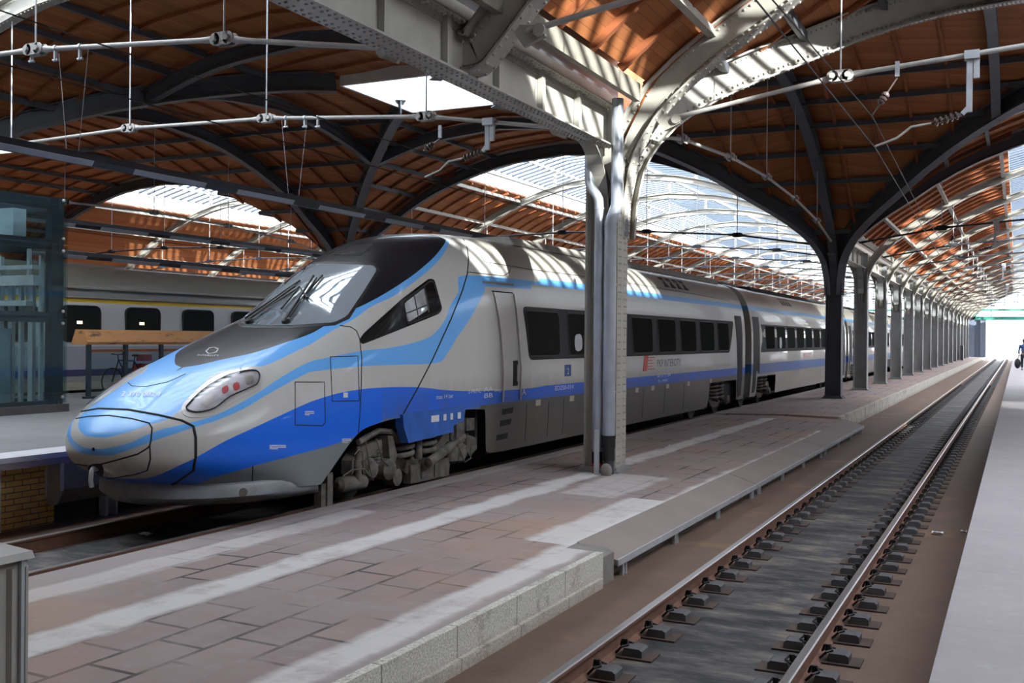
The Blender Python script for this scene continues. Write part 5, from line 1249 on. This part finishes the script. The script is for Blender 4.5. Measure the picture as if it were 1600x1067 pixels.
for i, (a, b) in enumerate([(12.9, 14.2), (15.1, 16.4), (17.3, 18.6), (19.5, 20.8), (21.7, 23.0), (23.93, 25.25), (26.1, 27.4), (28.3, 29.6), (8.5, 9.8), (10.7, 12.0)]):
    m = MB(); o = round_poly([(a, 3.10), (b, 3.10), (b, 2.16), (a, 2.16)], 0.2); m.prism(o, 'x', XT2 + 1.44, XT2 + 1.525); m.build('window', M['tglass'], t)
    m = MB(); o2 = o + [o[0]]; m.tube([(XT2 + 1.525, y, z) for y, z in o2], 0.02, 6); m.build('window_frame', M['frame_rubber'], t)
    if i in (3, 4):
        m = MB(); m.box(XT2 + 1.526, XT2 + 1.53, a + 0.5, a + 0.68, 2.62, 2.70); m.build('lit_lamp', emit('carriage_lamp', (1.0, 0.80, 0.45), 0.5), t)
m = MB(); m.box(XT2 + 1.38, XT2 + 1.45, 6, 31, 3.58, 3.63); m.box(XT2 + 1.42, XT2 + 1.49, 6, 31, 3.32, 3.36); m.build('roof_gutter', M['steel'], t)
m = MB(); m.box(XT2 - 1.2, XT2 + 1.2, 6.5, 30.5, 0.5, 0.9); m.build('underframe', M['bogie_dark'], t)
bogie_par = t
_xt = XT; XT = XT2; bogie(t, 20.3, True); bogie(t, 28.5, True); bogie(t, 9.0, True); XT = _xt

# ------------------------------------------------------------------ glass lift shaft and shelter on the left platform
M['lift'] = plain('slate_lift_frame', (0.032, 0.05, 0.066), 0.4, 0.2, 0.1); M['liftgrey'] = plain('lift_machinery', (0.50, 0.56, 0.58), 0.4, 0.3, 0.15, 4.0)
t = thing('lift_shaft', 'glazed lift shaft with slate frame at the left edge', 'lift', (-18.3, 13.4, 0.806))
X0, X1, YA, YB = -19.4, -17.12, 11.9, 14.92
m = MB(); m.box(X0 - 0.05, X1 + 0.05, YA, YB + 0.06, 0.806, 0.96); m.build('plinth', plain('lift_plinth', (0.09, 0.08, 0.078), 0.7), t)
for x in (X0 + 0.1, X1 - 0.1):
    for y in (YA + 0.1, YB - 0.16): m = MB(); m.box(x - 0.10, x + 0.08, y - 0.16, y + 0.12, 0.96, 5.02); m.build('post', M['lift'], t)
for z, hh in ((4.92, 0.11), (4.12, 0.09), (2.68, 0.10), (0.99, 0.05)):
    for x in (X0 + 0.1, X1 - 0.1): m = MB(); m.box(x - 0.07, x + 0.05, YA, YB - 0.1, z - hh, z + hh); m.build('rail_beam', M['lift'], t)
    for y in (YA + 0.1, YB - 0.12): m = MB(); m.box(X0, X1, y - 0.06, y + 0.06, z - hh, z + hh); m.build('rail_beam', M['lift'], t)
for zz0, zz1 in ((0.98, 2.66), (2.70, 4.10), (4.14, 5.08)):
    for x in (X0, X1): m = MB(); m.box(x - 0.008, x + 0.008, YA, YB + 0.04, zz0, zz1); m.build('glass_pane', M['pane'], t)
    for y in (YA, YB): m = MB(); m.box(X0, X1, y - 0.008, y + 0.008, zz0, zz1); m.build('glass_pane', M['pane'], t)
for z in (5.0, 4.0, 4.24, 2.56, 2.8, 1.1):
    m = MB(); m.lathe((X1 + 0.005, YB - 0.08, z), (1, 0, 0), [(0, 0.03), (0.03, 0.03), (0.04, 0.015)], 12); m.build('point_fixing', M['chrome'], t)
for x, w in ((-17.36, 0.05), (-17.62, 0.13), (-17.92, 0.07), (-18.2, 0.12), (-18.5, 0.06)):
    m = MB(); m.box(x - w / 2, x + w / 2, 14.5, 14.58, 0.98, 3.5 if w > 0.06 else 3.9); m.build('guide_rail', M['liftgrey'], t)
m = MB(); m.box(-18.9, -17.3, 14.3, 14.5, 3.30, 3.50); m.box(-18.85, -17.35, 14.32, 14.48, 3.62, 3.70); m.box(-18.9, -17.5, 14.3, 14.5, 2.9, 3.0); m.build('cross_head', M['liftgrey'], t)
m = MB(); m.box(-18.9, -18.1, 14.2, 14.45, 0.98, 2.45); m.box(-18.6, -17.75, 14.2, 14.5, 4.28, 4.82); m.build('motor_cabinet', plain('lift_cabinet', (0.30, 0.40, 0.45), 0.4, 0.2), t)
m = MB(); m.box(-18.0, -17.3, 14.60, 14.66, 2.80, 2.88); m.box(-17.36, -17.28, 14.6, 14.66, 2.8, 3.62); m.box(-17.85, -17.78, 14.6, 14.66, 2.7, 4.05); m.build('door_frame', M['liftgrey'], t)
m = MB(); m.box(-18.02, -17.96, 14.56, 14.62, 0.98, 2.5); m.box(-18.04, -17.94, 14.54, 14.64, 1.7, 1.95); m.build('door_hinge', M['liftgrey'], t)

t = thing('bicycle_shelter', 'low glass shelter under a thick weathered orange timber beam, behind the nose', 'shelter', (-20, 20.6, 0.806))
def mat_beam():
    t_ = NT('weathered_beam'); p = t_.coord('Object'); n1 = t_.noise(p, 1.6, 6, 0.7, (6, 1, 6)); c = t_.mix(n1, (0.42, 0.19, 0.07), (0.56, 0.28, 0.11)); c = t_.mix(t_.ramp(t_.noise(p, 1.1, 6, 0.75, (3, 1.4, 5)), [(0.55, 0), (0.66, 0.85)]), c, (0.05, 0.035, 0.03)); return t_.set(c, 0.7)
m = MB(); m.prism([(-19.92, 2.10), (-19.90, 2.16), (-20.02, 2.46), (-20.3, 2.46), (-20.42, 2.16), (-20.4, 2.10)], 'y', 17.98, 24.2); m.build('timber_beam', mat_beam(), t)
for y in (18.12, 19.27, 20.47, 21.65, 22.85, 24.0):
    m = MB(); m.box(-20.05, -19.97, y - 0.05, y + 0.05, 0.806, 2.12); m.build('post', M['lift'], t)
for y in (18.17, 19.32, 20.52, 21.7, 22.9):
    m = MB(); m.box(-20.03, -20.015, y + 0.02, y + 1.05, 0.9, 1.92); m.build('glass_pane', M['pane'], t)
    m = MB(); m.box(-20.04, -20.0, y + 0.0, y + 1.05, 1.92, 1.98); m.build('timber_rail', M['batten'], t)
m = MB(); m.box(-20.08, -19.95, 18.0, 24.1, 0.806, 0.86); m.build('base_rail', M['lift'], t)
# bicycle behind the glass
t = thing('bicycle', 'dark bicycle with red bags parked behind the shelter glass', 'bicycle', (-20.75, 20.1, 0.806))
zb, rw = 0.806, 0.34
for y in (19.55, 20.62):
    m = MB(); m.tube([(-20.75, y + rw * math.cos(a * math.pi / 12), zb + rw + rw * math.sin(a * math.pi / 12)) for a in range(25)], 0.018, 6)
    for a in range(8): m.tube([(-20.75, y, zb + rw), (-20.75, y + rw * math.cos(a * math.pi / 4), zb + rw + rw * math.sin(a * math.pi / 4))], 0.003, 3)
    m.build('wheel', M['black'], t)
m = MB(); A, B, Cc, D, E = (-20.75, 20.62, zb + rw), (-20.75, 20.15, zb + 0.30), (-20.75, 20.28, zb + 0.85), (-20.75, 19.75, zb + 0.88), (-20.75, 19.55, zb + rw)
for q in ((A, B), (A, Cc), (B, Cc), (B, D), (Cc, D), (D, E)): m.tube(q, 0.018, 6)
m.build('frame', M['black'], t)
m = MB(); m.tube([(-20.75, 19.75, zb + 0.88), (-20.75, 19.72, zb + 1.02)], 0.015, 6); m.tube([(-21.0, 19.75, zb + 1.04), (-20.75, 19.68, zb + 1.02), (-20.5, 19.75, zb + 1.04)], 0.013, 6); m.build('handlebar', M['black'], t)
m = MB(); m.tube([(-20.75, 20.28, zb + 0.85), (-20.75, 20.3, zb + 0.97)], 0.014, 6); m.ball((-20.75, 20.33, zb + 1.0), 0.11, 10, (0.6, 1.2, 0.35)); m.build('saddle', M['black'], t, smooth=60)
for dx in (-0.14, 0.14):
    m = MB(); m.box(-20.75 + dx - 0.06, -20.75 + dx + 0.06, 20.45, 20.78, zb + 0.42, zb + 0.78); m.build('pannier', M['red'], t)
m = MB(); m.box(-20.85, -20.65, 20.45, 20.8, zb + 0.85, zb + 1.02); m.build('rear_bag', M['red'], t)

# ------------------------------------------------------------------ strip lights
M['trunk'] = plain('dark_trunking', (0.035, 0.037, 0.045), 0.45, 0.2, 0.1); M['diff'] = plain('grey_diffuser', (0.32, 0.33, 0.37), 0.4, 0, 0.05)
def strip(x, z, y0, y1, lab, lit=False, first=9.7):
    t = thing('strip_light', lab, 'light', (x, (y0 + y1) / 2, z), 'suspended strip lights')
    m = MB(); m.prism([(x - 0.10, z + 0.08), (x + 0.10, z + 0.08), (x + 0.10, z - 0.02), (x + 0.05, z - 0.09), (x - 0.05, z - 0.09), (x - 0.10, z - 0.02)], 'y', y0, y1); m.build('trunking', M['trunk'], t)
    y = first - 2.4 * int((first - y0) / 2.4); n = 0
    while y < min(y1 - 1.7, 60):
        d = MB(); d.prism([(x + 0.102, z - 0.015), (x + 0.112, z - 0.02), (x + 0.06, z - 0.098), (x + 0.05, z - 0.092)], 'y', y, y + 1.6); d.build('diffuser', M['diff'] if not lit else emit('lit_tube', (1, 0.98, 0.92), 1.0), t)
        y += 2.4; n += 1
    return t
strip(-12.5, 4.95, 1, 120, 'long dark strip light above the left of the blue train, running from the left edge')
strip(-21.0, 5.08, 10, 110, 'dark strip light further left, seen behind the glazed lift')
strip(-20.6, 4.27, 12, 60, 'lower dark strip light just over the roof of the pale coach', False)
def vwire(x, y, z0, zt, lab):
    m = MB()
    for s in (-1, 1): m.tube([(x + s * 0.12, y, z0), (x + s * 0.30, y, zt)], 0.006, 4)
    tag(m.build('hanger_wire', M['galv'], loc=(x, y, z0)), lab, 'wire', 'strip light hangers')
vwire(-12.5, 11.0, 5.03, 6.5, 'thin V wire holding the strip light near the left edge'); vwire(-12.5, 16.2, 5.03, 6.5, 'thin V wire holding the strip light in front of the crossing')
for k in range(4): vwire(-12.5, S1 + PITCHY * k, 5.03, 6.5, 'thin V wire holding the strip light, %s beyond the crossing' % ORD[k])
vwire(-21.0, 16.2, 5.16, 6.5, 'thin V wire holding the strip light behind the lift')
def tclamp(x, y, z, lab):
    t = thing('rod_clamp', lab, 'clamp', (x, y, z), 'clamps on the tie rods'); m = MB(); m.lathe((x - 0.02, y, z), (1, 0, 0), [(0, 0.05), (0.04, 0.05)], 10); m.bar((x, y, z), (x, y, z - 0.18), 0.03, 0.05); m.build('strap', M['galv'], t); m = MB(); m.cyl((x - 0.05, y, z - 0.17), (x + 0.05, y, z - 0.17), 0.02, 8); m.build('eye', M['galv'], t)
for x, w in ((-13.25, 'leftmost'), (-12.75, 'middle'), (-12.25, 'rightmost')): tclamp(x, 10.9, 6.57 - 0.07 * (x + 13.17), '%s of the three small clamps on the upper left tie rod' % w)
for x, w in ((-12.7, 'leftmost'), (-12.25, 'middle'), (-11.95, 'rightmost')): tclamp(x, 16.2, 6.57 - 0.072 * (x + 13.17), '%s of the three small clamps on the lower left tie rod' % w)

# ------------------------------------------------------------------ overhead line
def wire(pts, lab, r=0.009):
    m = MB(); m.tube(pts, r, 5); tag(m.build('overhead_wire', M['wire'], loc=pts[0]), lab, 'wire', None)
wire([(-2.35, -20, 5.25), (-1.92, 16.2, 5.21), (-2.4, 39.3, 5.22), (-1.95, 62, 5.22), (-2.4, 85, 5.2), (-2.17, 150, 5.2)], 'black contact wire above the bare track, lower of the two')
wire([(-2.5, -20, 6.0), (-2.3, 8, 5.72), (-1.96, 16.2, 5.67), (-2.2, 28, 5.58), (-2.3, 39.3, 5.68), (-2.17, 62, 5.68), (-2.3, 85, 5.68), (-2.17, 150, 5.68)], 'black catenary wire above the bare track, upper of the two')
wire([(-9.4, -20, 5.2), (-9.58, 16.2, 5.15), (-9.3, 39.3, 5.2), (-9.52, 150, 5.2)], 'thin contact wire above the roof of the blue train')
wire([(-9.4, -20, 5.9), (-9.65, 16.2, 5.67), (-9.5, 39.3, 5.68), (-9.52, 150, 5.68)], 'thin catenary wire high above the blue train')
wire([(-24.05, -10, 5.25), (-24.05, 150, 5.2)], 'thin contact wire over the pale coach')
def registration(x0, xa, xc, y, zt, lab, sg):
    t = thing('registration_arm', lab, 'overhead line arm', (x0, y, zt), 'overhead line arms')
    m = MB(); m.box(x0 - 0.10, x0 + 0.10, y - 0.08, y + 0.08, zt - 0.06, zt + 0.06); m.build('clamp', M['galv'], t)
    m = MB(); m.box(x0 - 0.07, x0 + 0.01, y - 0.03, y + 0.03, 5.62, zt); m.box(x0 + 0.02, x0 + 0.10, y - 0.03, y + 0.03, zt - 0.33, zt); m.bar((x0 - 0.03, y, 5.7), (x0 - 0.12 * 1, y, 5.60), 0.05, 0.06); m.build('drop_bracket', M['galv'], t)
    a = Vector((x0 - 0.12, y, 5.60)); b = Vector((x0 - 0.52, y, 5.50)); d = (b - a).normalized()
    m = MB(); prof = [(0, 0.02)]
    for k in range(5): prof += [(0.05 + 0.07 * k, 0.025), (0.065 + 0.07 * k, 0.06), (0.085 + 0.07 * k, 0.06), (0.10 + 0.07 * k, 0.025)]
    m.lathe(a, d, prof + [(0.42, 0.02)], 12); m.build('insulator', M['porcelain'], t, smooth=50)
    m = MB(); m.tube([b, b + Vector((-0.28, 0, -0.03)), (xc + 0.3, y, 5.32), (xc, y, 5.22)], 0.018, 8); m.build('steady_arm', M['rod'], t)
    xm = xc + 0.30; zt2 = zt - 0.04
    m = MB(); m.box(xm - 0.03, xm + 0.03, y - 0.02, y + 0.02, zt2 - 0.16, zt2 + 0.06); m.build('strap', M['galv'], t)
    a = Vector((xm, y, zt2 - 0.18)); b = Vector((xc - 0.04, y, 5.69)); d = (b - a).normalized(); L = (b - a).length
    m = MB(); m.tube([a, b], 0.012, 6); m.lathe(a + d * (L * 0.38), d, [(0, 0.02), (0.03, 0.055), (0.06, 0.055), (0.075, 0.025), (0.09, 0.055), (0.12, 0.055), (0.135, 0.025), (0.15, 0.055), (0.18, 0.05), (0.2, 0.02)], 12); m.build('insulator', M['porcelain'], t, smooth=50)
registration(-0.62, 0, -1.92, 16.18, 6.42, 'overhead line arm with insulators hanging from the tie rod at upper right', 1)
registration(-8.3, 0, -9.58, 16.18, 6.10, 'overhead line arm with insulators hanging left of the near column', 1)
for k in (0, 3, 6): registration(-0.7, 0, -2.2, S1 + PITCHY * k, 6.43, 'small overhead line arm above the bare track, %s beyond the crossing' % ORD[k], 1)

# ------------------------------------------------------------------ traveller on the right platform
def skin(name, joints, edges, mat, par, sub=2):
    me = bpy.data.meshes.new(name); o_ = ORG[par.name]
    me.from_pydata([(a - o_.x, b - o_.y, c - o_.z) for (a, b, c), r in joints], edges, []); o = bpy.data.objects.new(name, me); COL.objects.link(o); o.parent = par
    sk = o.modifiers.new('skin', 'SKIN'); sk.use_smooth_shade = True
    for sv, (p, r) in zip(me.skin_vertices[0].data, joints): sv.radius = (r, r) if not isinstance(r, tuple) else r
    me.skin_vertices[0].data[0].use_root = True
    s = o.modifiers.new('sub', 'SUBSURF'); s.levels = sub; s.render_levels = sub; me.materials.append(mat); return o
px0, py0, pz = 0.34, 66.0, 0.76
t = thing('person', 'person in blue jacket walking away with dark bag, at the right edge', 'person', (px0, py0, pz))
def J(dx, dy, dz): return (px0 + dx, py0 + dy, pz + dz)
M['skin'] = plain('skin', (0.45, 0.26, 0.18), 0.5); M['jacket'] = plain('blue_jacket', (0.035, 0.075, 0.22), 0.7); M['trousers'] = plain('dark_trousers', (0.02, 0.022, 0.03), 0.8); M['hair'] = plain('dark_hair', (0.03, 0.02, 0.015), 0.7)
skin('body', [(J(0, 0, 0.92), 0.12), (J(0, 0, 1.15), 0.12), (J(0, 0.02, 1.38), 0.10), (J(0, 0.03, 1.50), 0.055), (J(0, 0.04, 1.60), 0.085), (J(0, 0.05, 1.70), 0.08), (J(-0.19, 0.02, 1.40), 0.055), (J(-0.25, 0, 1.12), 0.042), (J(-0.26, 0.08, 0.88), 0.032), (J(0.19, 0.02, 1.40), 0.055), (J(0.25, -0.03, 1.12), 0.042), (J(0.26, 0.0, 0.88), 0.032), (J(-0.10, 0, 0.86), 0.09), (J(-0.10, 0.10, 0.48), 0.06), (J(-0.10, 0.04, 0.09), 0.042), (J(0.10, 0, 0.86), 0.09), (J(0.10, -0.02, 0.48), 0.06), (J(0.10, -0.2, 0.12), 0.042)],
     [(0, 1), (1, 2), (2, 3), (3, 4), (4, 5), (2, 6), (6, 7), (7, 8), (2, 9), (9, 10), (10, 11), (0, 12), (12, 13), (13, 14), (0, 15), (15, 16), (16, 17)], M['skin'], t)
skin('jacket', [(J(0, 0, 0.90), 0.165), (J(0, 0, 1.15), 0.16), (J(0, 0.02, 1.38), 0.14), (J(0, 0.03, 1.47), 0.075), (J(-0.20, 0.02, 1.40), 0.075), (J(-0.26, 0, 1.12), 0.06), (J(-0.27, 0.07, 0.92), 0.05), (J(0.20, 0.02, 1.40), 0.075), (J(0.26, -0.03, 1.12), 0.06), (J(0.27, 0, 0.92), 0.05)], [(0, 1), (1, 2), (2, 3), (2, 4), (4, 5), (5, 6), (2, 7), (7, 8), (8, 9)], M['jacket'], t)
skin('trousers', [(J(0, 0, 0.90), 0.14), (J(-0.10, 0, 0.82), 0.105), (J(-0.10, 0.10, 0.48), 0.08), (J(-0.10, 0.05, 0.12), 0.065), (J(0.10, 0, 0.82), 0.105), (J(0.10, -0.02, 0.48), 0.08), (J(0.10, -0.18, 0.15), 0.065)], [(0, 1), (1, 2), (2, 3), (0, 4), (4, 5), (5, 6)], M['trousers'], t)
m = MB(); m.ball(J(0, 0.02, 1.68), 0.115, 14, (0.9, 1.0, 1.05)); m.build('hair', M['hair'], t, smooth=60)
for dx, dy in ((-0.10, 0.10), (0.10, -0.14)): m = MB(); m.ball(J(dx, dy, 0.045), 0.06, 12, (0.8, 2.2, 0.72)); m.build('shoe', M['black'], t, smooth=60)
for s in (-1, 1):
    hx = -0.265 if s < 0 else 0.265; hy = 0.09 if s < 0 else 0.01
    skin('hand', [(J(hx, hy, 0.88), 0.03), (J(hx, hy + 0.01, 0.80), 0.034)] + [(J(hx + s * 0.01, hy - 0.03 + 0.02 * i, 0.74), 0.009) for i in range(4)] + [(J(hx - s * 0.005, hy - 0.03 + 0.02 * i, 0.70), 0.008) for i in range(4)] + [(J(hx - s * 0.03, hy + 0.05, 0.79), 0.010), (J(hx - s * 0.035, hy + 0.06, 0.75), 0.009)], [(0, 1)] + [(1, 2 + i) for i in range(4)] + [(2 + i, 6 + i) for i in range(4)] + [(0, 10), (10, 11)], M['skin'], t, 1)
t2 = thing('travel_bag', 'black travel bag carried low by the person in blue', 'bag', (px0 - 0.30, py0 + 0.08, pz + 0.1))
m = MB(); m.ball((px0 - 0.33, py0 + 0.1, pz + 0.37), 0.30, 16, (0.55, 0.75, 0.95)); m.build('bag_body', M['black'], t2, smooth=60)
m = MB(); m.tube([(px0 - 0.33, py0 - 0.05, pz + 0.62), (px0 - 0.29, py0 + 0.02, pz + 0.73), (px0 - 0.29, py0 + 0.16, pz + 0.73), (px0 - 0.33, py0 + 0.24, pz + 0.62)], 0.012, 6); m.build('handle', M['black'], t2)

# ------------------------------------------------------------------ litter on the tracks
def scrap(x, y, z, r, lab):
    m = MB(); random.seed(int(x * 100)); rows = []
    for i in range(5):
        rows.append([(x + (i - 2) * r * 0.5, y + (j - 2) * r * 0.4, z + random.uniform(0.0, r * 0.6)) for j in range(5)])
    m.grid(rows); o = m.build('paper_scrap', M['white_paint'], loc=(x, y, z)); so = o.modifiers.new('t', 'SOLIDIFY'); so.thickness = 0.003; tag(o, lab, 'litter', None)
scrap(-0.92, 14.76, -0.165, 0.07, 'crumpled white scrap lying right of the bare track'); scrap(-9.84, 9.83, -0.165, 0.07, 'white scrap between the rails in front of the blue nose'); scrap(-0.62, 15.1, -0.165, 0.04, 'tiny white scrap close under the right platform edge'); scrap(-6.3, 20.4, 0.205, 0.03, 'tiny white scrap on the platform beyond the near column')
